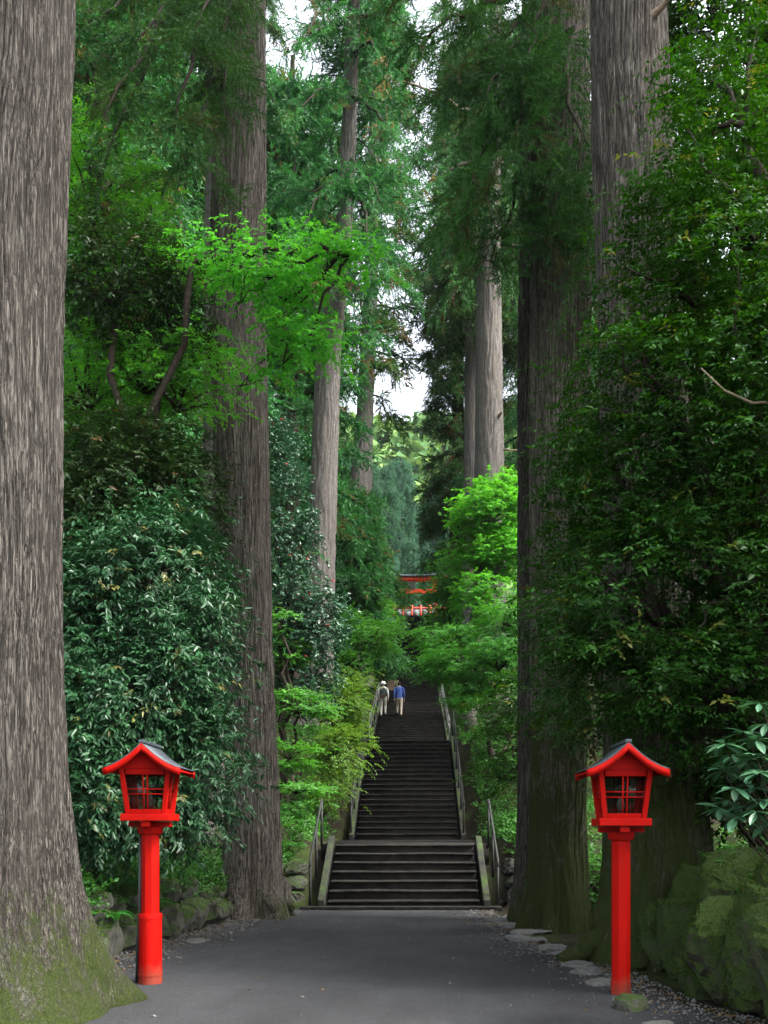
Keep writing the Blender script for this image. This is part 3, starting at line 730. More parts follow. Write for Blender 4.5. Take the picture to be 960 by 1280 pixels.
def trunk_mesh(spec, nseg, dz, seed, ridge=.02, flare=.5, flare_h=.6, lobes=.22, nl=7, strips=60, zfine=1e9):
    """spec rows: z, x, y, r (local)"""
    S = np.array(spec, float); z0, z1 = S[0, 0], S[-1, 0]
    zc = min(z1, zfine); z = np.concatenate([np.arange(z0, zc, dz), np.arange(zc, z1 + dz, dz * 6)]) if zc < z1 - 2 else np.linspace(z0, z1, max(8, int((z1 - z0) / dz))); nz = len(z)
    def sm(c):
        v = np.interp(z, S[:, 0], S[:, c]); k_ = max(1, int(.5 / dz)); kk = np.ones(2 * k_ + 1) / (2 * k_ + 1)
        return np.convolve(np.pad(v, k_, mode='edge'), kk, 'valid')
    cx, cy, r = sm(1), sm(2), sm(3)
    u = np.arange(nseg) / nseg; U, Zz = np.meshgrid(u, z); th = U * 2 * math.pi
    fl = np.exp(-np.maximum(Zz, 0) / flare_h)
    lob = vnoise(U, Zz * 0 + .5, nl, 1, seed) * .6 + vnoise(U + .03 * np.sin(Zz * 2), Zz * .3, nl * 2, int(z1 * .3) + 2, seed + 1) * .4
    rad = r[:, None] * (1 + flare * fl + lobes * lob * (.16 + 1.6 * fl))
    wig = .010 * np.sin(Zz * 1.3 + seed) + .006 * np.sin(Zz * 3.1 + 2 * seed)
    a = vnoise((U + wig) % 1, Zz / 1.1, strips, int(z1 / 1.1) + 2, seed + 2); b = vnoise((U + wig * .7) % 1, Zz / .45, strips * 2, int(z1 / .45) + 2, seed + 3)
    c = vnoise((U + wig) % 1, Zz / .16, strips * 2, int(z1 / .16) + 2, seed + 4)
    rd = np.minimum(np.abs(a) * 2.2, 1) ** .6 * .65 + np.minimum(np.abs(b) * 2.2, 1) ** .6 * .3 + c * .14 - .6
    rad = rad + ridge * 2.2 * rd
    V = np.stack([cx[:, None] + rad * np.cos(th), cy[:, None] + rad * np.sin(th), Zz], -1).reshape(-1, 3)
    i, j = np.meshgrid(np.arange(nz - 1), np.arange(nseg), indexing='ij'); j2 = (j + 1) % nseg
    F = np.stack([i * nseg + j, i * nseg + j2, (i + 1) * nseg + j2, (i + 1) * nseg + j], -1).reshape(-1, 4)
    return np_mesh('trunk', V, F, smooth=True)

def tri_of(V, F): return V, np.asarray(F)

def roots(o, lst, mat, rng):
    for (x0, y0, z0, x1, y1, r0) in lst:
        n = 9; t = np.linspace(0, 1, n)
        P = np.stack([x0 + (x1 - x0) * t, y0 + (y1 - y0) * t, z0 * (1 - t) ** 1.8 + .02 - .06 * t], -1); P[1:, :2] += rng.normal(size=(n - 1, 2)) * .03
        V, F = tube(P, r0 * (1 - .72 * t), 12); V = V + rng.normal(size=V.shape) * .008
        link('root', np_mesh('root', V, F, smooth=True), mat, o)

def cedar(name, base, spec, label, bark, leaf, seed, crown=None, nseg=96, dz=.12, ridge=.02, extra_branches=(), spray=None, rootlist=(), trunk_kw=None, stubs=()):
    """base world; spec in world x/y offsets already local; crown=(z0,z1,n,len0,len1)"""
    rng = np.random.default_rng(seed); o = thing(name, base, label, 'tree')
    link('trunk', trunk_mesh(spec, nseg, dz, seed, ridge, **(trunk_kw or {})), M[bark], o)
    S = np.array(spec); at = lambda z: np.array([np.interp(z, S[:, 0], S[:, 1]), np.interp(z, S[:, 0], S[:, 2]), z])
    curves = [np.asarray(b, float) for b in extra_branches]
    if crown:
        z0, z1, n, l0, l1 = crown[:5]; zz = np.sort(z0 + (z1 - z0) * rng.random(n)); az = np.arange(n) * 2.399 + rng.random(n) * .8
        for q in range(n):
            f = (zz[q] - z0) / (z1 - z0); L = (l0 + (l1 - l0) * f) * rng.uniform(.7, 1.15)
            curves.append(branch_curve(at(zz[q]), az[q], L, .12, .42, rng))
    if curves:
        V, F, _ = join([tube(c, np.linspace(.028 + .012 * np.linalg.norm(c[-1] - c[0]), .008, len(c)), 6) for c in curves])
        tag(link('branches', np_mesh('branches', V, F, smooth=True), M['twig'], o), None, kind='stuff')
        sp = dict(nsec=14, nfr=7, nbl=14); sp.update(spray or {})
        V, F, T = cedar_sprays(rng, curves, **sp)
        tag(link('crown', np_mesh('crown', V, F, T), M[leaf], o), None, kind='stuff')
    for (p0, p1, r0, r1) in stubs:
        V, F = limb(p0, p1, r0, r1, rng, .06, 8, .05); link('dead_branch', np_mesh('dead_branch', V, F, smooth=True), M['twig_pale'], o)
    roots(o, rootlist, M[bark], rng)
    return o

def gz_at(x, y): return float(ground_z(np.array([x]), np.array([y]))[0])

# -- the great cedar beside the collared lantern
b = np.array((-3.75, 8.6, 0.0))
cedar('cedar_tree', b, [(-.25, 0, 0, .80), (0, 0, 0, .80), (.9, 0, 0, .74), (1.8, 0, 0, .70), (3.2, .0, 0, .655), (6, .05, 0, .615), (8.7, .2, 0, .575), (13, .3, .1, .5), (30, .4, .3, .12)],
      'massive straight cedar with grey furrowed bark and a broad mossy foot', 'bark_grey', 'cedar_near', 31, crown=(14, 30, 22, 2.4, .8), nseg=520, dz=.06, ridge=.022,
      trunk_kw=dict(flare=.60, flare_h=.62, lobes=.34, nl=8, strips=104, zfine=9.5), spray=dict(nsec=14, nfr=6, nbl=10, bl=.14, bw=.03))
# -- the flaring cedar left of the stairs
b2 = np.array((-2.82, 17.4, 0.0)); L2 = lambda px, py, Y: PX(px, py, Y) - b2
ex = []
rng = np.random.default_rng(77)
for (p0, p1, s) in [((300, -40, 17.4), (130, 150, 14.0), .1), ((300, -10, 17.4), (215, 170, 14.2), .1), ((300, -60, 17.4), (170, 60, 14.4), .05), ((295, 60, 17.4), (240, 200, 14.8), .08), ((300, -20, 17.4), (280, 120, 14.6), .1),
                    ((300, -90, 17.4), (110, 30, 14.5), .05), ((300, -90, 17.4), (245, 40, 14.1), .05), ((295, -60, 17.4), (120, 230, 15.2), .1), ((295, -30, 17.4), (270, 225, 15.3), .1)]:
    A, B_ = L2(*p0), L2(*p1); t = np.linspace(0, 1, 9)[:, None]; P = A + (B_ - A) * t; P[:, 2] += s * 4 * np.linalg.norm(B_ - A) * (t * (1 - t))[:, 0]; ex.append(P + rng.normal(size=P.shape) * .06)
cedar('cedar_tree', b2, [(-.2, 0, 0, .50), (0, 0, 0, .50), (2, .0, 0, .45), (4.85, -.12, 0, .44), (10.5, -.26, 0, .485), (16, -.22, 0, .43), (22, -.1, 0, .33), (34, 0, 0, .1)],
      'tall brown-barked cedar with flaring roots standing left of the lowest steps', 'bark_brown', 'cedar_near', 32, crown=(19, 33, 20, 2.4, .8), nseg=300, dz=.08, ridge=.018, extra_branches=ex,
      trunk_kw=dict(flare=.40, flare_h=.7, lobes=.32, nl=7, strips=56, zfine=17), spray=dict(nsec=34, nfr=9, nbl=24, bl=.085, bw=.013, seclen=.7, fl=.34, droop=.14),
      rootlist=[(.25, -.3, .5, .62, -.55, .16), (-.2, -.4, .55, -.35, -.75, .15), (.45, 0, .6, .75, .1, .15), (-.4, -.1, .5, -.7, -.3, .15)])
# pale stem close behind it
b3 = np.array((-3.95, 21.0, 1.2)); 
cedar('cedar_tree', (-4.05, 20.6, gz_at(-4.05, 20.6)), [(-.3, 0, 0, .42), (3, 0, 0, .36), (12, .05, 0, .33), (18, .1, 0, .30), (30, .1, 0, .1)], 'pale slender cedar half hidden behind the flaring brown cedar', 'bark_pale', 'cedar', 33,
      crown=(17, 30, 20, 2.4, .8), nseg=120, dz=.14, spray=dict(nsec=12, nfr=6, nbl=14))
# -- mossy twin cedar on the other side
b6 = np.array((2.2, 15.3, 0.0)); L6 = lambda px, py, Y: PX(px, py, Y) - b6
ex = []
for (p0, p1, s) in [((690, 70, 15.3), (590, 230, 13.6), .1), ((700, 20, 15.3), (640, 190, 13.3), .1), ((705, 40, 15.3), (720, 210, 13.2), .12), ((690, 110, 15.3), (560, 300, 14.4), .1), ((690, 0, 15.3), (560, 130, 14.2), .06),
                    ((690, -30, 15.3), (520, 60, 14.4), .05), ((700, 160, 15.3), (690, 310, 13.9), .1), ((690, 160, 15.3), (610, 330, 14.6), .08), ((680, 60, 15.3), (600, 120, 13.6), .1), ((700, -40, 15.3), (660, 100, 13.4), .08),
                    ((690, -80, 15.3), (490, -10, 14.6), .04), ((700, 200, 15.4), (735, 330, 14.1), .1)]:
    A, B_ = L6(*p0), L6(*p1); t = np.linspace(0, 1, 9)[:, None]; P = A + (B_ - A) * t; P[:, 2] += s * 4 * np.linalg.norm(B_ - A) * (t * (1 - t))[:, 0]; ex.append(P + rng.normal(size=P.shape) * .06)
cedar('cedar_tree', b6, [(-.2, 0, 0, .46), (0, 0, 0, .46), (1.5, .02, 0, .42), (5, .03, 0, .44), (10, .05, 0, .46), (16, .05, 0, .42), (24, .1, 0, .3), (33, .1, 0, .1)],
      'thick moss-streaked cedar with drooping green sprays beside the slim lantern\'s tree', 'bark_moss', 'cedar_near', 36, crown=(17, 32, 20, 2.4, .8), nseg=300, dz=.08, ridge=.02, extra_branches=ex,
      trunk_kw=dict(flare=.22, flare_h=.6, lobes=.3, nl=8, strips=52, zfine=15), spray=dict(nsec=34, nfr=9, nbl=24, bl=.085, bw=.013, seclen=.7, fl=.34, droop=.14))
cedar('cedar_tree', (2.05, 16.6, 0.05), [(-.2, 0, 0, .34), (0, 0, 0, .34), (3, -.02, 0, .3), (9, -.04, 0, .28), (14, -.02, 0, .25), (26, 0, 0, .08)],
      'narrower greyish cedar pressed close behind the moss-streaked one', 'bark_grey', 'cedar', 37, crown=(14, 26, 26, 2.4, .7), nseg=160, dz=.1, spray=dict(nsec=12, nfr=6, nbl=14))
# -- leaning grey cedar behind the slim lantern
cedar('cedar_tree', (2.95, 12.0, 0.05), [(-.2, 0, 0, .72), (0, 0, 0, .72), (1.2, -.02, 0, .62), (4, -.10, 0, .56), (8.2, -.24, 0, .50), (9.6, -.31, 0, .485), (11.5, -.38, 0, .435), (18, -.5, .1, .36), (32, -.6, .2, .1)],
      'big grey cedar with a knotted upper trunk rising behind the slim lantern', 'bark_lower', 'cedar', 38, crown=(16, 32, 22, 2.6, .8), nseg=320, dz=.07, ridge=.02,
      trunk_kw=dict(flare=.42, flare_h=.6, lobes=.4, nl=7, strips=60, zfine=12.5), spray=dict(nsec=14, nfr=7, nbl=14, bl=.12, bw=.02),
      rootlist=[(-.4, -.2, .75, -1.25, -.35, .26), (.2, -.5, .6, .3, -1.0, .22), (-.1, -.55, .6, -.5, -1.0, .18)],
      stubs=[((-.24, -.36, 10.95), (.12, -.62, 11.12), .05, .018)])

# -- cedars along the stairway
def avenue(px, Y, r, pts, label, bark, seed, crown, leaf='cedar', spray=None, stubs=(), boughs=(), bare=(), **kw):
    X = (px - VX) * Y / FPX; z = gz_at(X, Y); sp = [(-.4, 0, 0, r * 1.15)]
    for (pxx, pyy, rr) in pts:
        p = PX(pxx, pyy, Y); sp.append((p[2] - z, p[0] - X, 0, rr))
    o3 = np.array((X, Y, z)); ex = []; rg_ = np.random.default_rng(seed + 900)
    for (x0, y0, x1, y1, dy) in boughs:
        A = PX(x0, y0, Y) - o3; B_ = PX(x1, y1, Y + dy) - o3; t = np.linspace(0, 1, 9)[:, None]; P = A + (B_ - A) * t
        P[:, 2] += .3 * np.linalg.norm(B_ - A) * (t * (1 - t))[:, 0]; ex.append(P + rg_.normal(size=P.shape) * .07)
    stubs = list(stubs) + [(PX(a_, b_, Y) - o3, PX(c_, d_, Y + e_) - o3, .1, .03) for (a_, b_, c_, d_, e_) in bare]
    return cedar('cedar_tree', (X, Y, z), sp, label, bark, leaf, seed, crown=tuple(crown), extra_branches=ex, nseg=110, dz=.16, ridge=.03, spray=spray, stubs=stubs, trunk_kw=dict(flare=.3, flare_h=.8, lobes=.25, nl=6, strips=30), **kw)
far_sp = dict(nsec=20, nfr=8, nbl=15, bl=.15, bw=.032, seclen=.9, fl=.45, droop=.2)
vfar = dict(nsec=24, nfr=8, nbl=10, bl=.22, bw=.055, seclen=1.0, fl=.5, droop=.2)
avenue(392, 37, .62, [(396, 850, .58), (402, 680, .5), (410, 450, .44), (433, 250, .27), (442, 0, .22), (446, -160, .08)], 'pale greyish cedar leaning over the camellia beside the stairs', 'bark_pale', 41, (15, 29, 40, 3.2, 1.2), spray=far_sp, boughs=[(436, 200, 480, 260, -3), (438, 120, 500, 180, -2), (440, 60, 490, 90, -4), (440, 20, 510, 40, -2), (436, 230, 470, 330, -4), (440, -20, 480, 10, -3), (440, 0, 370, 60, -3), (438, 100, 370, 140, -3), (436, 220, 375, 290, -3), (430, 300, 380, 390, -3), (430, 330, 465, 420, -2)])
avenue(440, 55, .8, [(444, 740, .74), (449, 640, .66), (456, 520, .45), (464, 350, .36), (468, 150, .28), (470, -60, .1)], 'pale bare-trunked cedar far up the stairs behind the young cedar', 'bark_pale', 42, (16, 40, 66, 4.0, 1.2), spray=vfar, leaf='cedar_warm')
avenue(613, 45, .8, [(613, 760, .74), (612, 590, .66), (611, 340, .52), (616, 150, .36), (620, 0, .28), (622, -150, .1)], 'straight pale cedar rising above the bright maple across the stairs', 'bark_pale', 43, (21, 38, 46, 4.4, 1.2), spray=far_sp, boughs=[(611, 150, 545, 200, -3), (614, 90, 530, 130, -2), (612, 220, 550, 290, -3), (611, 270, 535, 340, -2), (616, 40, 520, 70, -3), (618, 0, 540, 20, -4), (612, 300, 560, 380, -2), (611, 300, 650, 370, -3), (613, 200, 510, 250, -4)], bare=[(611, 150, 482, 104, -3)],
       stubs=[((.3, -.4, 13.2), (.45, -.75, 13.35), .09, .04), ((.6, -.1, 11.9), (1.9, -.5, 11.5), .05, .02)])
avenue(590, 56, .5, [(589, 500, .36), (590, 300, .3), (590, 100, .2), (590, 0, .1)], 'thin grey cedar behind the straight pale cedar', 'bark_pale', 44, (17, 36, 66, 3.6, 1.0), spray=vfar, leaf='cedar_warm')
avenue(570, 66, .5, [(572, 600, .4), (574, 400, .3), (575, 200, .2), (575, 120, .1)], 'dense dark cedar whose boughs overhang the upper flight', 'bark_dark', 45, (4, 36, 110, 2.5, .9), spray=vfar)
avenue(438, 50, .4, [(440, 750, .3), (441, 680, .2), (442, 635, .06)], 'young dark cedar with boughs to the ground beside the stairs', 'bark_dark', 46, (2.0, 10.5, 60, 2.3, .7), spray=vfar)
avenue(360, 43, .5, [(362, 600, .4), (362, 300, .28), (364, 150, .18), (366, 70, .06)], 'slim dark cedar with dense boughs behind the camellia', 'bark_dark', 47, (8, 27.5, 74, 3.6, 1.4), spray=vfar)

# -- forest behind the avenue: three kinds of tall cedar, copied
def forest_cedar(seed, H, z0, n, l0, leaf='cedar'):
    return cedar('forest_cedar', (0, 0, 0), [(-.8, 0, 0, .5), (0, 0, 0, .48), (H * .5, .1, 0, .3), (H, .1, .1, .05)], 'x', 'bark_dark', leaf, seed, crown=(z0, H, n, l0, .7), nseg=32, dz=.5, ridge=.02,
                 trunk_kw=dict(strips=16), spray=dict(nsec=18, nfr=8, nbl=14, bl=.2, bw=.05, seclen=1.1, fl=.6))
protos = [forest_cedar(61, 34, 5, 84, 4.2), forest_cedar(62, 30, 2.5, 84, 3.8), forest_cedar(63, 37, 9, 80, 4.6)]
rg = random.Random(8); first = [True] * 3
spots = []
for (xx_, yv) in [(-8.2, 26), (-9.4, 20), (-10.5, 31), (-9.0, 36), (-9.8, 45), (-8.6, 53), (-7.4, 62), (-10.8, 58), (-13, 25), (-14, 37), (-14.5, 49), (-7.2, 72), (-11, 70), (-11.5, 15.5),
                  (7.6, 58), (8.2, 70), (11.5, 64), (12.5, 52), (14, 40), (13.5, 24), (15.5, 31), (9.6, 12.0)]:  # last spot: cedar out of view, added to block sun from the path
    spots.append((xx_ + rg.uniform(-.8, .8), yv + rg.uniform(-1.5, 1.5)))
LBL = {-1: 'tall dark cedar in the wood behind the camellia side of the stairs', 1: 'tall dark cedar in the wood behind the mossy twin cedar'}
for q, (xx_, yv) in enumerate(spots):
    p = q % 3; o = protos[p] if first[p] else copy_tree(protos[p]); first[p] = False
    o.location = (xx_, yv, gz_at(xx_, yv)); o.rotation_euler = (0, 0, rg.uniform(0, 6.28)); s = rg.uniform(.85, 1.15); o.scale = (s, s, s * rg.uniform(.95, 1.1))
    sg = -1 if xx_ < 0 else 1; tag(o, LBL[sg], 'tree', 'forest cedars behind the camellia' if sg < 0 else 'forest cedars behind the twin cedar')
fp = forest_cedar(64, 26, 1.0, 90, 3.6, 'cedar_far'); f1 = True
for (px, Yd, s) in [(478, 118, 1.0), (500, 128, 1.12), (524, 140, 1.02), (545, 122, .95), (458, 112, .95), (566, 116, 1.0), (512, 112, .62), (490, 104, .5), (538, 106, .55), (430, 125, 1.1), (595, 128, 1.1)]:
    o = fp if f1 else copy_tree(fp); f1 = False; xx_ = (px - VX) * Yd / FPX
    o.location = (xx_, Yd, gz_at(xx_, Yd)); o.rotation_euler = (0, 0, rg.uniform(0, 6.28)); o.scale = (s * .95, s * .95, s)
    tag(o, 'hazy blue-green conifer on the slope beyond the red gate', 'tree', 'hazy conifers beyond the gate')

# far hillside wood: one mass
rng = np.random.default_rng(90); n = 1500
hx = rng.uniform(-130, 130, n); hy = rng.uniform(150, 300, n); hz = ground_z(hx, hy)
P, N_ = [], []
d = nrm(rng.normal(size=(n, 44, 3))); d[..., 2] = np.abs(d[..., 2]) * .9
cr = rng.uniform(3, 5.5, n)[:, None, None]
P = np.stack([hx, hy, hz + 3], -1)[:, None] + d * cr * (.75 + .3 * rng.random((n, 44, 1)))
Dv = nrm(rng.normal(size=(n * 44, 3))); V, F, T = leaves(P.reshape(-1, 3), Dv, d.reshape(-1, 3) + rng.normal(size=(n * 44, 3)) * .3, 2.6, 2.4, rng)
tag(link('hillside_wood', np_mesh('hillside_wood', V, F, T), M['hill']), 'sunlit yellow-green wood covering the far hillside', kind='stuff')

# -- broadleaf shrubs and trees
B = lambda px, py, Y, rx, ry, rz: (*PX(px, py, Y), rx, ry, rz)
bush('evergreen_shrub', (-4.3, 13.2, gz_at(-4.3, 13.2)), [B(170, 880, 12.9, 1.05, .9, 1.1), B(240, 960, 12.9, .62, .6, .95), B(120, 980, 12.6, .6, .6, .8), B(190, 720, 13.3, 1.0, .9, 1.1), B(110, 790, 13, .7, .7, 1.2), B(245, 820, 13.2, .55, .6, 1.0), B(170, 1010, 12.6, .7, .6, .5)],
     'large glossy dark evergreen shrub crowding round the collared lantern', 'shrub', 'gloss', 600, 16, 8, .100, .034, 101, spread=.17, trunk_r=.09, shoot=.2, leaf_down=.55, njit=.4, axis_z=-.05)
bush('evergreen_shrub', (-4.9, 14.8, gz_at(-4.9, 14.8)), [B(150, 600, 14.4, 1.0, .9, .9), B(150, 345, 14.6, .8, .9, .75), B(215, 620, 14.6, .8, .8, 1.1), B(120, 660, 14.4, .8, .8, 1.1), B(225, 380, 15.2, .35, .6, .6)],
     'taller dull-leaved evergreen growing over the glossy shrub', 'shrub', 'dusk', 400, 15, 8, .085, .034, 102, spread=.2, trunk_r=.1, shoot=.22, leaf_down=.35, layered=.7)
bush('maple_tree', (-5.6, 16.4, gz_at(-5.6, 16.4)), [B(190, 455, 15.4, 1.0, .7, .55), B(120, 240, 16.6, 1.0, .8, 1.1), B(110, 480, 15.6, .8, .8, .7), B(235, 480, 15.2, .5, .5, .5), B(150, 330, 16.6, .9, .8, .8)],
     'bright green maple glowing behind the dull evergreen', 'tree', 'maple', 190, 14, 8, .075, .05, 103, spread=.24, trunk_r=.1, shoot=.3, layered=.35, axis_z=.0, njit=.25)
bush('maple_tree', (-5.2, 14.0, gz_at(-5.2, 14.0)), [B(240, 330, 14.6, .55, .6, .08), B(300, 322, 14.5, .6, .6, .08), B(375, 312, 14.4, .6, .5, .08), B(440, 318, 14.4, .42, .4, .06), B(355, 375, 14.5, .5, .5, .18), B(385, 425, 14.6, .3, .35, .22), B(325, 345, 14.1, .5, .4, .12), B(325, 455, 14.9, .15, .3, .25)],
     'maple spreading one flat vivid green bough across the brown cedar', 'tree', 'maple', 84, 11, 9, .075, .046, 104, spread=.24, trunk_r=.07, shoot=.26, layered=.22, axis_z=-.08, njit=.22, leaf_down=.3, chain=True, tier=.22)
o_cam, Cc, Oc = bush('camellia_bush', (-3.6, 26.5, gz_at(-3.6, 26.5)), [B(362, 650, 26, .55, .7, 1.4), B(352, 570, 26.5, .4, .6, .9), B(392, 780, 26, .8, .8, 1.0), B(360, 740, 26, .5, .6, 1.2), B(385, 850, 26, .6, .6, .6)],
     'tall camellia bush dotted with red flowers beside the second flight', 'shrub', 'camellia', 260, 14, 8, .085, .05, 105, spread=.2, trunk_r=.1, shoot=.18, njit=.6)
rng = np.random.default_rng(6)
fm = rock_mesh(50, 2, 1.0, .25, .7, 0)
for q in rng.choice(np.where((Oc[:, 1] < -.15))[0], 16, replace=False):
    f = link('flower', fm, M['flower'], o_cam, Cc[q] + Oc[q] * .22); f.scale = (.055, .055, .055)
bush('maple_tree', (-3.2, 25.0, gz_at(-3.2, 25)), [B(375, 885, 25, .75, .6, .45), B(360, 945, 24, .6, .5, .3), B(358, 815, 25.5, .4, .5, .3), B(352, 775, 25, .3, .4, .3), B(372, 990, 23, .5, .4, .3)],
     'low mid-green maple spreading below the camellia', 'tree', 'maple_mid', 90, 14, 9, .075, .05, 106, spread=.2, trunk_r=.07, shoot=.28, layered=.3, njit=.22)
bush('maple_tree', (-2.6, 29.0, gz_at(-2.6, 29)), [B(425, 880, 28.5, .6, .6, .65), B(420, 945, 27.5, .75, .6, .7), B(438, 925, 28, .4, .5, .5), B(412, 985, 27, .4, .4, .35), B(440, 850, 30, .3, .5, .35)],
     'yellow-green maple hanging over the handrail of the second flight', 'tree', 'maple_yel', 130, 14, 9, .08, .045, 107, spread=.2, trunk_r=.07, shoot=.3, layered=.5, axis_z=-.12, njit=.25, leaf_down=.4)
bush('maple_tree', (-2.9, 44, gz_at(-2.9, 44)), [B(460, 800, 43, .9, .8, .7), B(440, 780, 44, .8, .8, .7), B(478, 790, 47, .7, .6, .4), B(440, 835, 42, .5, .6, .5), B(470, 770, 50, .8, .8, .7)],
     'green broadleaf tree leaning over the walkers from the young cedar', 'tree', 'maple_mid', 120, 14, 8, .12, .08, 108, spread=.26, trunk_r=.09, shoot=.35, layered=.5)
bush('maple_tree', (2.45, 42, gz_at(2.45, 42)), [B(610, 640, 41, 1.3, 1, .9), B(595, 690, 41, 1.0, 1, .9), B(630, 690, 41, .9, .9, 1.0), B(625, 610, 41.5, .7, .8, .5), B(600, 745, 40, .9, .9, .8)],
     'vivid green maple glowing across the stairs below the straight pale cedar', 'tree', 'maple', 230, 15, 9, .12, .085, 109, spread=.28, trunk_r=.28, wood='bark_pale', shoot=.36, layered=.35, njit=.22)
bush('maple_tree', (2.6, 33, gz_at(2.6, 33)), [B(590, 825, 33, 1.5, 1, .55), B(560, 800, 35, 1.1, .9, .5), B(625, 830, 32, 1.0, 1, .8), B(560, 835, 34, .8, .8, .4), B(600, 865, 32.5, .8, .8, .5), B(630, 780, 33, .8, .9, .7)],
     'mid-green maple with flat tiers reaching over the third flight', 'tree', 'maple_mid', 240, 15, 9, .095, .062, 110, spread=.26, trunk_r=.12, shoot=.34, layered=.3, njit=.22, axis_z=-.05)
bush('broadleaf_tree', (2.3, 60, gz_at(2.3, 60)), [B(541, 742, 60, .55, .8, .5), B(545, 772, 63, .5, .6, .35), B(562, 740, 58, .9, 1, 1.2), B(566, 780, 60, 1.0, 1, .9), B(575, 720, 58, 1.2, 1, 1.4), B(556, 805, 55, .7, .8, .5)],
     'pale green broadleaf tree partly hiding the red gate', 'tree', 'maple_mid', 150, 14, 8, .16, .11, 111, spread=.35, trunk_r=.12, shoot=.4, layered=.6)
bush('broadleaf_tree', (-2.6, 64, gz_at(-2.6, 64)), [B(494, 742, 66, .6, .8, .5), B(500, 780, 66, .35, .5, .22), B(475, 745, 62, 1.6, 1.2, 1.3), B(460, 720, 62, 1.4, 1.2, 1.4), B(478, 805, 56, .7, .8, .5)],
     'dark green tree beside the red gate above the walkers', 'tree', 'under', 150, 14, 8, .16, .11, 112, spread=.35, trunk_r=.12, shoot=.4, layered=.6)
bush('understory_tree', (2.9, 24, gz_at(2.9, 24)), [B(640, 930, 24, .8, .8, .7), B(625, 970, 25, .6, .7, .5), B(650, 870, 24, .8, .8, .7), B(610, 900, 28, .7, .7, .6)],
     'dim understory tree filling the gap between the stairs and the twin cedar', 'tree', 'shade', 110, 14, 8, .085, .05, 113, spread=.24, trunk_r=.07, shoot=.3, layered=.4)
# the big dark tree over the slim lantern
o_sh, _, _ = bush('broadleaf_tree', (4.3, 10.9, gz_at(4.3, 10.9)), [B(800, 760, 10.0, .95, .8, .8), B(900, 720, 9.8, .9, .9, 1.0), B(760, 600, 10.3, .5, .7, .8), B(840, 520, 10, .95, .9, 1.0), B(930, 500, 9.6, 1.0, .9, 1.2), B(860, 340, 10.2, .7, .8, .9), B(930, 260, 9.8, .8, .9, 1.1), B(920, 100, 10.4, .6, .8, .9), B(735, 800, 10.4, .45, .6, .5), B(1060, 500, 9.4, 1.2, 1.1, 2.2), B(880, 850, 9.9, .9, .8, .4), B(840, 900, 10.6, .5, .5, .35), B(930, 900, 10.2, .6, .6, .45), B(745, 870, 11.2, .4, .5, .4), B(722, 500, 12.8, .3, .4, .5), B(718, 610, 12.8, .32, .4, .5), B(712, 720, 12.9, .34, .4, .5), B(704, 820, 13, .34, .4, .4), B(690, 890, 13.2, .3, .4, .3), B(800, 420, 10.4, .45, .6, .6), B(735, 690, 10.6, .35, .6, .5)],
     'dense dark broadleaf tree hanging over the slim lantern', 'tree', 'shade', 930, 15, 8, .068, .03, 114, spread=.18, trunk_r=.13, shoot=.24, layered=.4, njit=.3, axis_z=-.02, leaf_down=.3)
V, F = tube([PX(1010, 500, 9.0) - np.array(o_sh.location), PX(940, 504, 8.9) - np.array(o_sh.location), PX(905, 488, 8.85) - np.array(o_sh.location), PX(876, 460, 8.8) - np.array(o_sh.location)], [.016, .014, .011, .006], 8)
link('dead_branch', np_mesh('dead_branch', V, F, smooth=True), M['twig_pale'], o_sh)
bush('broadleaf_tree', (5.2, 14.5, gz_at(5.2, 14.5)), [B(860, 600, 13.8, 1.2, 1, 1.8), B(900, 350, 14, 1.4, 1, 2.0), B(940, 800, 13.5, 1.2, 1, 1.4), B(880, 130, 14.5, 1.3, 1, 1.6), B(950, 60, 14, 1.3, 1, 1.6), B(800, 880, 14, .8, .8, .8), B(748, 300, 18, .35, .6, 2.2), B(748, 560, 17.5, .35, .6, 1.8), B(750, 90, 18.5, .4, .6, 1.6)],
     'deep green evergreen tree behind the big grey cedar', 'tree', 'dusk', 400, 14, 8, .10, .05, 115, spread=.3, trunk_r=.14, shoot=.3, layered=.5)

bush('broadleaf_tree', (6.9, 8.2, gz_at(6.9, 8.2)), [(6.3, 8.3, 3.2, 1.5, 1.6, 1.5), (6.8, 8.6, 5.6, 1.7, 1.7, 1.7), (7.0, 7.0, 4.6, 1.6, 1.5, 1.8), (6.4, 6.0, 3.0, 1.3, 1.3, 1.3), (7.2, 8.0, 7.6, 1.5, 1.5, 1.5), (5.9, 10.2, 3.4, 1.2, 1.3, 1.4)],  # out of view; added to block side light from the boulders and slim lantern
     'unseen dark tree added beyond the mossy boulder bank to shade it', 'tree', 'shade', 380, 14, 8, .10, .05, 116, spread=.3, trunk_r=.15, shoot=.3, layered=.5)
bush('understory_shrub', (4.25, 12.4, gz_at(4.25, 12.4)), [B(890, 985, 11.9, .55, .5, .45), B(965, 975, 11.4, .7, .6, .55), B(925, 930, 12.2, .7, .6, .5)],
     'low dark shrub between the big grey cedar and the rhododendron', 'shrub', 'shade', 90, 14, 8, .09, .05, 117, spread=.2, trunk_r=.05, shoot=.26, layered=.5)
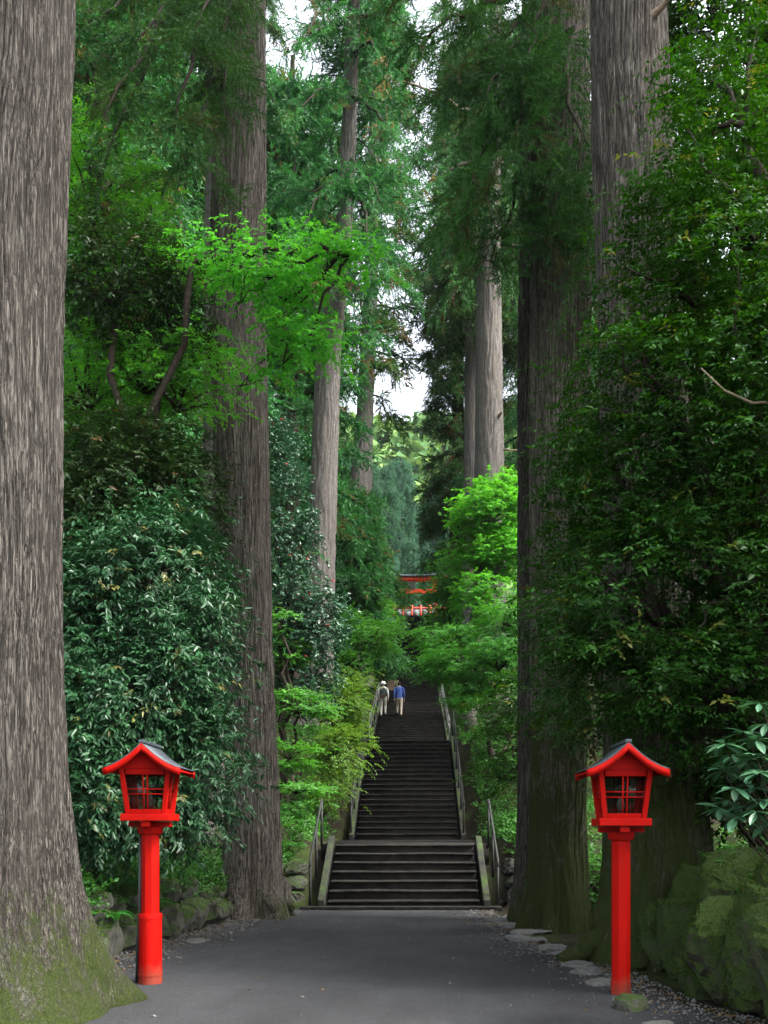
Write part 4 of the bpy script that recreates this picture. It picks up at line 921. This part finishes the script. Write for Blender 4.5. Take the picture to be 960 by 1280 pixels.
# rhododendron with single leaves
rh = thing('rhododendron', (3.05, 7.6, 0.75), 'rhododendron with whorls of long leaves above the mossy boulders', 'shrub')
bm = bmesh.new()
prof = [(0, .004), (.12, .05), (.35, .12), (.6, .14), (.82, .09), (1, .0)]
rows = []
for t, w in prof:
    z = -.18 * t * t
    rows.append([bm.verts.new((-w, t, z + .25 * w)), bm.verts.new((0, t, z)), bm.verts.new((w, t, z + .25 * w))])
for a_, b_ in zip(rows, rows[1:]):
    bm.faces.new((a_[0], a_[1], b_[1], b_[0])); bm.faces.new((a_[1], a_[2], b_[2], b_[1]))
bmesh.ops.remove_doubles(bm, verts=bm.verts, dist=1e-4)
lm = bpy.data.meshes.new('leaf'); bm.to_mesh(lm); bm.free(); lm.materials.append(M['rhodo'])
at_ = lm.attributes.new('tint', 'FLOAT', 'POINT'); at_.data.foreach_set('value', np.full(len(lm.vertices), .5, np.float32))
rg = random.Random(21); org = np.array(rh.location)
whorls = [(905, 930, 7.4), (930, 915, 7.5), (950, 945, 7.3), (903, 962, 7.45), (918, 985, 7.3), (942, 985, 7.4), (900, 1010, 7.45), (920, 1022, 7.3), (945, 1015, 7.2), (958, 905, 7.4), (950, 880, 7.6), (962, 965, 7.5), (935, 950, 7.6), (958, 1030, 7.4), (985, 940, 7.3), (990, 1000, 7.3), (1000, 890, 7.5), (915, 945, 7.7), (925, 968, 7.5), (948, 965, 7.2), (955, 1000, 7.35), (932, 1008, 7.5), (945, 925, 7.35), (910, 1000, 7.6)]
for (px, py, Yd) in whorls:
    c = PX(px, py, Yd) - org
    V, F = tube([(rg.uniform(-.05, .2), .1, -.15), (c[0] * .5 + .12, c[1] * .5, c[2] * .45), (c[0] + .03, c[1], c[2] - .06), tuple(c)], [.009, .007, .005, .004], 6)
    link('stem', np_mesh('stem', V, F, smooth=True), M['twig'], rh)
    nl = rg.randint(8, 11)
    for q in range(nl):
        a_ = q / nl * 6.28 + rg.uniform(-.25, .25); l_ = link('leaf', lm, None, rh, c); s = rg.uniform(.14, .21)
        l_.scale = (s * 1.15, s, s); l_.rotation_euler = (rg.uniform(-.55, .35), rg.uniform(-.3, .3), a_)

# moss: short tufts growing on the boulders and on the great cedar's foot
def moss_on(parent, objs, n, l, seed, accept):
    rng = np.random.default_rng(seed); Ps, Ns = [], []
    for ob in objs:
        me = ob.data; nv = len(me.vertices); co = np.empty(nv * 3, np.float32); no = np.empty(nv * 3, np.float32)
        me.vertices.foreach_get('co', co); me.vertices.foreach_get('normal', no)
        Mx = np.array(ob.matrix_basis); P = co.reshape(-1, 3) @ Mx[:3, :3].T + Mx[:3, 3]; Nn = nrm(no.reshape(-1, 3) @ np.linalg.inv(Mx[:3, :3]))
        Ps.append(P); Ns.append(Nn)
    P = np.concatenate(Ps); N = np.concatenate(Ns); ok = accept(P, N, rng); P, N = P[ok], N[ok]
    q = rng.integers(0, len(P), n); J = rng.normal(size=(n, 3)) * .02; J -= N[q] * (J * N[q]).sum(1, keepdims=True)
    D = N[q] * .6 + rng.normal(size=(n, 3)) * .5 + np.array([0, 0, .1])
    V, F, T = leaves(P[q] + J - N[q] * .004, D, rng.normal(size=(n, 3)), l * (.5 + rng.random(n)), l * .45, rng)
    tag(link('moss', np_mesh('moss', V, F, T), M['moss'], parent), None, kind='stuff')
M['moss'] = mat_leaf('moss_tuft', (.018, .038, .006), (.075, .125, .014), .8, .1, .25, clump=True)
moss_on(bank, [c for c in bank.children if c.type == 'MESH'], 26000, .022, 71, lambda P, N, r: (N[:, 2] * .6 + fnoise(P[:, 0] * 1.0, P[:, 1] + P[:, 2], .25, 8) * .6 + r.random(len(P)) * .3) > .15)
moss_on(wall, [c for c in wall.children if c.type == 'MESH'], 16000, .028, 72, lambda P, N, r: (N[:, 2] * .7 + fnoise(P[:, 0], P[:, 1] + P[:, 2], .3, 18) * .6 + r.random(len(P)) * .3) > .4)

# ferns
def fern_mesh(seed, nf=11, L=.42):
    rng = np.random.default_rng(seed); out = []
    for q in range(nf):
        az = q / nf * 6.28 + rng.uniform(-.3, .3); l = L * rng.uniform(.6, 1.1); n = 22; t = (np.arange(n) + 1) / n
        d = np.array([math.cos(az), math.sin(az), 0]); S = np.cross(d, [0, 0, 1])
        sp = d[None] * (l * t * .9)[:, None] + np.array([0, 0, 1.0]) * (l * (1.0 * t - .95 * t * t))[:, None]
        for sg in (-1, 1):
            D = S[None] * sg + d[None] * .45 + np.array([0, 0, -.15]); out.append(leaves(sp, np.repeat(D, n, 0), np.repeat(np.array([[0, 0, 1.0]]), n, 0), l * .26 * np.sin(math.pi * np.clip(t * .92 + .06, 0, 1)) + .008, .026, rng))
        out.append((*tube(np.concatenate([[[0, 0, 0]], sp]), [.004] * (n + 1), 4), np.full((n + 1) * 4 + 2, .2)))
    V, F, T = join(out); return np_mesh('fern', V, F, T)
fm_ = [fern_mesh(s) for s in (1, 2, 3)]
rg = random.Random(33)
for q, (x_, y_, s, lab) in enumerate([(-3.75, 12.2, 1.0, 'bright fern growing from the boulder wall beside the collared lantern'), (-3.95, 11.2, .8, 'small fern at the cedar end of the boulder wall'), (-3.55, 13.6, .8, 'fern in a crack of the boulder wall behind the lantern post'),
                                      (-4.2, 10.3, 1.0, 'fern between the massive cedar and the boulder wall'), (3.1, 9.0, .55, 'bright fern sprouting from the face of the mossy boulder'), (3.45, 8.7, .9, 'fern on top of the mossy boulders under the rhododendron'),
                                      (3.5, 9.6, 1.0, 'fern on the bank beside the big grey cedar'), (-2.75, 20.6, 1.2, 'fern beside the handrail of the lowest flight'), (-3.1, 19.2, 1.1, 'fern behind the flaring cedar roots')]):
    z = {4: .55, 5: 1.15, 0: .45, 1: .5, 2: .5}.get(q, None)
    o = link('fern', fm_[q % 3], M['under']); o.location = (x_, y_, gz_at(x_, y_) if z is None else z); o.rotation_euler = (0, 0, rg.uniform(0, 6)); o.scale = (s, s, s); tag(o, lab, 'fern')

# undergrowth: countless low leaves over the banks
rng = np.random.default_rng(44); n = 11000
sx = np.where(rng.random(n) < .5, -1.0, 1.0); yv = 6 + 60 * rng.random(n) ** 1.3
xl = np.interp(yv, LB[:, 0], LB[:, 1]); xr = np.interp(yv, RB[:, 0], RB[:, 1]); off = .12 + rng.gamma(1.3, .9, n)
xv = np.where(sx < 0, xl - off, xr + off); zv = ground_z(xv, yv)
ok = np.hypot(xv + 3.75, yv - 8.6) > 1.3; ok &= np.hypot(xv - 2.95, yv - 12) > 1.1; ok &= np.hypot(xv + 2.82, yv - 17.4) > .9
C = np.stack([xv, yv, zv + .08], -1)[ok]; O = nrm(rng.normal(size=C.shape) * np.array([1, 1, .2]) + np.array([0, 0, 1.0]))
ya = rng.uniform(8, 18, 260); xa = np.interp(ya, LB[:, 0], LB[:, 1]) + rng.normal(-.05, .12, 260); za = np.full(260, .72) + rng.normal(0, .08, 260)
yb = rng.uniform(6, 11, 150); xb = 3.35 + rng.normal(.15, .25, 150); zb_ = np.full(150, 1.05) + rng.normal(0, .1, 150)
C2 = np.concatenate([np.stack([xa, ya, za], -1), np.stack([xb, yb, zb_], -1)]); C = np.concatenate([C, C2])
O = np.concatenate([O, nrm(rng.normal(size=C2.shape) * np.array([1, 1, .2]) + np.array([0, 0, .5]))])
V, F, T = broad_crown(rng, C, O, 2, 8, .085, .045, spread=.07, shoot=.26, leaf_down=.1, njit=.5)
tag(link('undergrowth', np_mesh('undergrowth', V, F, T), M['under']), 'low leafy undergrowth covering the banks beside the stairs', kind='stuff')

# fallen leaves on the path
lf = np_mesh('fallen_leaf', *leaves(np.array([[0, 0, 0.0]]), np.array([[0, 1.0, 0]]), np.array([[0, 0, 1.0]]), .07, .04, rng)[:2])
M['litter'] = mat_plain('dry_leaf', (.11, .065, .025), .7, .2, var=.5)
n = 1500; yv = 5.5 + 13 * rng.random(n); el = np.interp(yv, py_, pl); er = np.interp(yv, py_, pr); e = rng.random(n); xv = np.where(e < .46, el + rng.gamma(1.0, .2, n), np.where(e < .98, er - rng.gamma(1.0, .2, n), el + (er - el) * rng.random(n)))
V, F, T = leaves(np.stack([xv, yv, np.full(n, .026)], -1), rng.normal(size=(n, 3)) * np.array([1, 1, .15]), np.array([0, 0, 1.0]) + rng.normal(size=(n, 3)) * .25, .045 * (.5 + rng.random(n)), .024 * (.6 + .7 * rng.random(n)), rng)
tag(link('fallen_leaves', np_mesh('fallen_leaves', V, F, T), M['litter']), 'scattered dry leaves lying on the grit path', kind='stuff')

# ------------------------------------------------------------------ gate and fence at the top
tz = 16.76; tor = thing('torii_gate', (AX, 80, tz), 'red gate with dark-capped crossbeam at the head of the stairs', 'gate')
for sg in (-1, 1):
    V, F = tube([(sg * 2.0, 0, -.2), (sg * 1.86, 0, 4.5)], [.24, .2], 16); link('pillar', np_mesh('pillar', V, F, smooth=True), M['red_far'], tor)
    V, F = tube([(sg * 2.0, 0, -.1), (sg * 1.985, 0, .5)], [.29, .28], 16); link('pillar_base', np_mesh('pillar_base', V, F, smooth=True), M['bronze'], tor)
boxes('tie_beam', [(-2.5, 2.5, -.1, .1, 3.5, 3.82)], M['red_far'], tor, .01)
def beam(name, z0, h, hw, d, mat):
    t = np.linspace(-1, 1, 13); V = []
    for y_ in (-d, d):
        for zz_ in (0, h):
            for q in t: V.append((q * hw * (1 + (.03 if zz_ else 0)), y_, z0 + zz_ + .28 * abs(q) ** 2.5))
    n = 13; F = []
    for q in range(n - 1): F += [(q, q + 1, n + q + 1, n + q), (2 * n + q, 3 * n + q, 3 * n + q + 1, 2 * n + q + 1), (n + q, n + q + 1, 3 * n + q + 1, 3 * n + q), (q, 2 * n + q, 2 * n + q + 1, q + 1)]
    F += [(0, n, 3 * n, 2 * n), (n - 1, 3 * n - 1, 4 * n - 1, 2 * n - 1)]
    link(name, np_mesh(name, np.array(V), np.array(F)), mat, tor)
beam('lintel', 4.45, .34, 3.0, .17, M['red_far']); beam('capping_beam', 4.795, .16, 3.15, .26, M['roof'])
boxes('plaque', [(-.28, .28, -.16, -.11, 3.85, 4.42)], M['bronze'], [c for c in tor.children if c.name.startswith('tie_beam')][0], .01)
fen = thing('shrine_fence', (AX, 84, tz), 'red fence with white panels on a stone terrace behind the gate', 'fence')
boxes('terrace_base', [(-3.4, 3.4, -.3, 2.5, -.2, 1.95)], M['rock_dry'], fen, .03)
fo = np.array((0, 0, 1.9))
for q in range(9):
    x_ = -3 + q * .75
    boxes('fence_post', [(x_ - .06, x_ + .06, -.06, .06, -.02, 1.5)], M['red_far'], fen, 0, (0, 0, 1.95))
boxes('fence_rail', [(-3.1, 3.1, -.045, .045, 1.2, 1.32)], M['red_far'], fen, 0, (0, 0, 1.95)); boxes('fence_rail', [(-3.1, 3.1, -.045, .045, .3, .42)], M['red_far'], fen, 0, (0, 0, 1.95))
for q in range(8): boxes('fence_panel', [(-3 + q * .75 + .07, -3 + q * .75 + .68, -.02, .02, .43, 1.19)], M['white_dull'], fen, 0, (0, 0, 1.95))
sg_ = thing('notice_board', (AX + .1 - 1.0, 50.9, 7.73), 'small wooden notice board on the landing above the walkers', 'sign')
boxes('board', [(-.3, .3, -.03, .03, .8, 1.3)], M['twig_pale'], sg_, .01)
for s_ in (-1, 1): boxes('post', [(s_ * .24 - .03, s_ * .24 + .03, .031, .08, -.05, 1.35)], M['twig'], sg_)
# ------------------------------------------------------------------ people on the third flight
def ftz(y): return 4.65 + .14 * (math.floor((y - 39.5) / .5) + 1)
def person(loc, label, shirt, trousers, hair, hat=None, vest=None, bag=None, stride=.2, sleeve=None, seed=0):
    o = thing('person', loc, label, 'person')
    J = {}; V = []; E = []; Rr = []
    def v(p, r): V.append(p); Rr.append(r); return len(V) - 1
    pel = v((0, 0, .93), (.15, .11)); wst = v((0, .01, 1.06), (.135, .10)); che = v((0, .03, 1.24), (.165, .115)); nk0 = v((0, .03, 1.37), (.10, .085)); nk = v((0, .03, 1.44), (.052, .055)); hd0 = v((0, .045, 1.51), (.072, .085)); hd1 = v((0, .05, 1.60), (.076, .09)); hd2 = v((0, .045, 1.655), (.05, .06))
    for a_, b_ in ((pel, wst), (wst, che), (che, nk0), (nk0, nk), (nk, hd0), (hd0, hd1), (hd1, hd2)): E.append((a_, b_))
    hands = []
    for s_ in (-1, 1):
        sw = s_ * stride
        sh = v((s_ * .175, .03, 1.35), (.062, .062)); el_ = v((s_ * .235, .0 - sw * .25, 1.10), (.047, .047)); wr = v((s_ * .225, .07 - sw * .55, .88), (.032, .03))
        E.extend([(nk0, sh), (sh, el_), (el_, wr)]); hands.append((s_, V[wr]))
        hp = v((s_ * .085, 0, .88), (.092, .095)); lift = .14 if s_ * stride > 0 else 0.0
        ky = .10 + sw * .5 if lift else sw * .35; ay = sw * 1.2
        kn = v((s_ * .095, .05 + ky * .9, .49 + lift * .6), (.06, .062)); an = v((s_ * .095, ay, .10 + lift), (.042, .045)); to = v((s_ * .105, ay + .14, .045 + lift), (.042, .036))
        E.extend([(pel, hp), (hp, kn), (kn, an), (an, to)])
    me = bpy.data.meshes.new('body'); me.from_pydata(V, E, []); me.update()
    ob = bpy.data.objects.new('tmp', me); COL.objects.link(ob)
    ob.modifiers.new('s', 'SKIN'); sk = me.skin_vertices[0].data
    for q, r_ in enumerate(Rr): sk[q].radius = r_; sk[q].use_root = (q == pel)
    sb = ob.modifiers.new('u', 'SUBSURF'); sb.levels = 2; sb.render_levels = 2
    dg = bpy.context.evaluated_depsgraph_get(); me2 = bpy.data.meshes.new_from_object(ob.evaluated_get(dg)); bpy.data.objects.remove(ob)
    # hands: palm and five fingers
    bm = bmesh.new(); bm.from_mesh(me2)
    for s_, w in hands:
        pc = [(np.array(w), np.array(w) + (0, .01, -.085), .026, .03)] + [(np.array(w) + (0, -.028 + .019 * q, -.075), np.array(w) + (-s_ * .012, -.022 + .019 * q, -.155 - (.012 if q in (1, 2) else 0)), .0095, .007) for q in range(4)] + [(np.array(w) + (0, .03, -.03), np.array(w) + (-s_ * .01, .055, -.09), .010, .008)]
        for a_, b_, r0, r1 in pc:
            VV, FF = tube([a_, (a_ + b_) / 2 + (0, .004, 0), b_], [r0, (r0 + r1) / 2, r1], 6); vs_ = [bm.verts.new(p) for p in VV]
            for f in FF: bm.faces.new([vs_[k_] for k_ in f])
    bm.to_mesh(me2); bm.free(); me2.name = 'body'
    mats = [shirt, trousers, M['skin'], hair, M['shoe'], sleeve or shirt]
    for m_ in mats: me2.materials.append(m_)
    for p in me2.polygons:
        c = p.center; p.use_smooth = True
        arm = abs(c.x) > .165 and c.z > .7
        if c.z > 1.43: k_ = 3 if (c.y < .06 or c.z > 1.6) and c.z > 1.47 else 2
        elif arm: k_ = 2 if c.z < .89 else 5
        elif c.z > .90: k_ = 0
        elif c.z < (.105 if True else 0) or (c.z < .25 and c.y > V[-1][1] - .08): k_ = 4
        else: k_ = 1
        p.material_index = k_
    link('body', me2, None, o)
    def lathe(name, prof, mat, off):
        P = [(off[0], off[1], off[2] + z_) for r_, z_ in prof]; VV, FF = tube(P, [r_ for r_, z_ in prof], 16); link(name, np_mesh(name, VV, FF, smooth=True), mat, o)
    if hat: lathe('hat', [(.15, -.005), (.145, .01), (.105, .02), (.10, .08), (.07, .115), (.02, .125)], hat, (0, .045, 1.575))
    if vest:
        V_, F_ = tube([(0, .02, .98), (0, .02, 1.08), (0, .03, 1.24), (0, .03, 1.37)], [.175, .165, .19, .13], 16); V_[:, 1] = .02 + (V_[:, 1] - .02) * .78
        link('vest', np_mesh('vest', V_, F_, smooth=True), vest, o)
    if bag: boxes('waist_bag', [(-.15, .13, -.25, -.125, .88, 1.04)], bag, o, .03)
    return o
M['skin'] = mat_plain('skin', (.42, .27, .2), .6, .3, var=.05); M['shoe'] = mat_plain('shoe_dark', (.03, .028, .028), .7, .3, var=.2)
cl = lambda n_, c: mat_plain(n_, c, .85, .15, var=.15, scale=20)
yA, yB = 46.15, 46.1
person((PX(479, 900, yA)[0], yA, ftz(yA)), 'person in white hat and dark vest climbing the stairs by the handrail', cl('shirt_white', (.6, .6, .57)), cl('trousers_pale', (.5, .48, .42)), cl('hair_grey', (.3, .3, .3)), hat=cl('hat_white', (.8, .8, .78)), vest=cl('vest_dark', (.045, .055, .05)), bag=cl('bag_brown', (.07, .04, .035)), stride=.08)
person((PX(499, 900, yB)[0], yB, ftz(yB)), 'person in blue jacket and beige trousers stepping up the stairs', cl('jacket_blue', (.055, .10, .33)), cl('trousers_beige', (.42, .36, .28)), cl('hair_black', (.012, .01, .01)), stride=-.2)

# ------------------------------------------------------------------ haze in the valley air
V, F = box(-520, 520, -320, 720, -6, 190)
hz_ = link('haze', np_mesh('haze', V, F)); tag(hz_, 'thin pale blue haze in the valley air', kind='stuff')
hm = bpy.data.materials.new('haze_air'); hm.use_nodes = True; ht = hm.node_tree
for nd in list(ht.nodes):
    if nd.type != 'OUTPUT_MATERIAL': ht.nodes.remove(nd)
pv = ht.nodes.new('ShaderNodeVolumePrincipled'); pv.inputs['Density'].default_value = .00008; pv.inputs['Color'].default_value = (.80, .93, 1, 1)
ht.links.new(pv.outputs[0], [nd for nd in ht.nodes if nd.type == 'OUTPUT_MATERIAL'][0].inputs['Volume']); hz_.data.materials.append(hm)
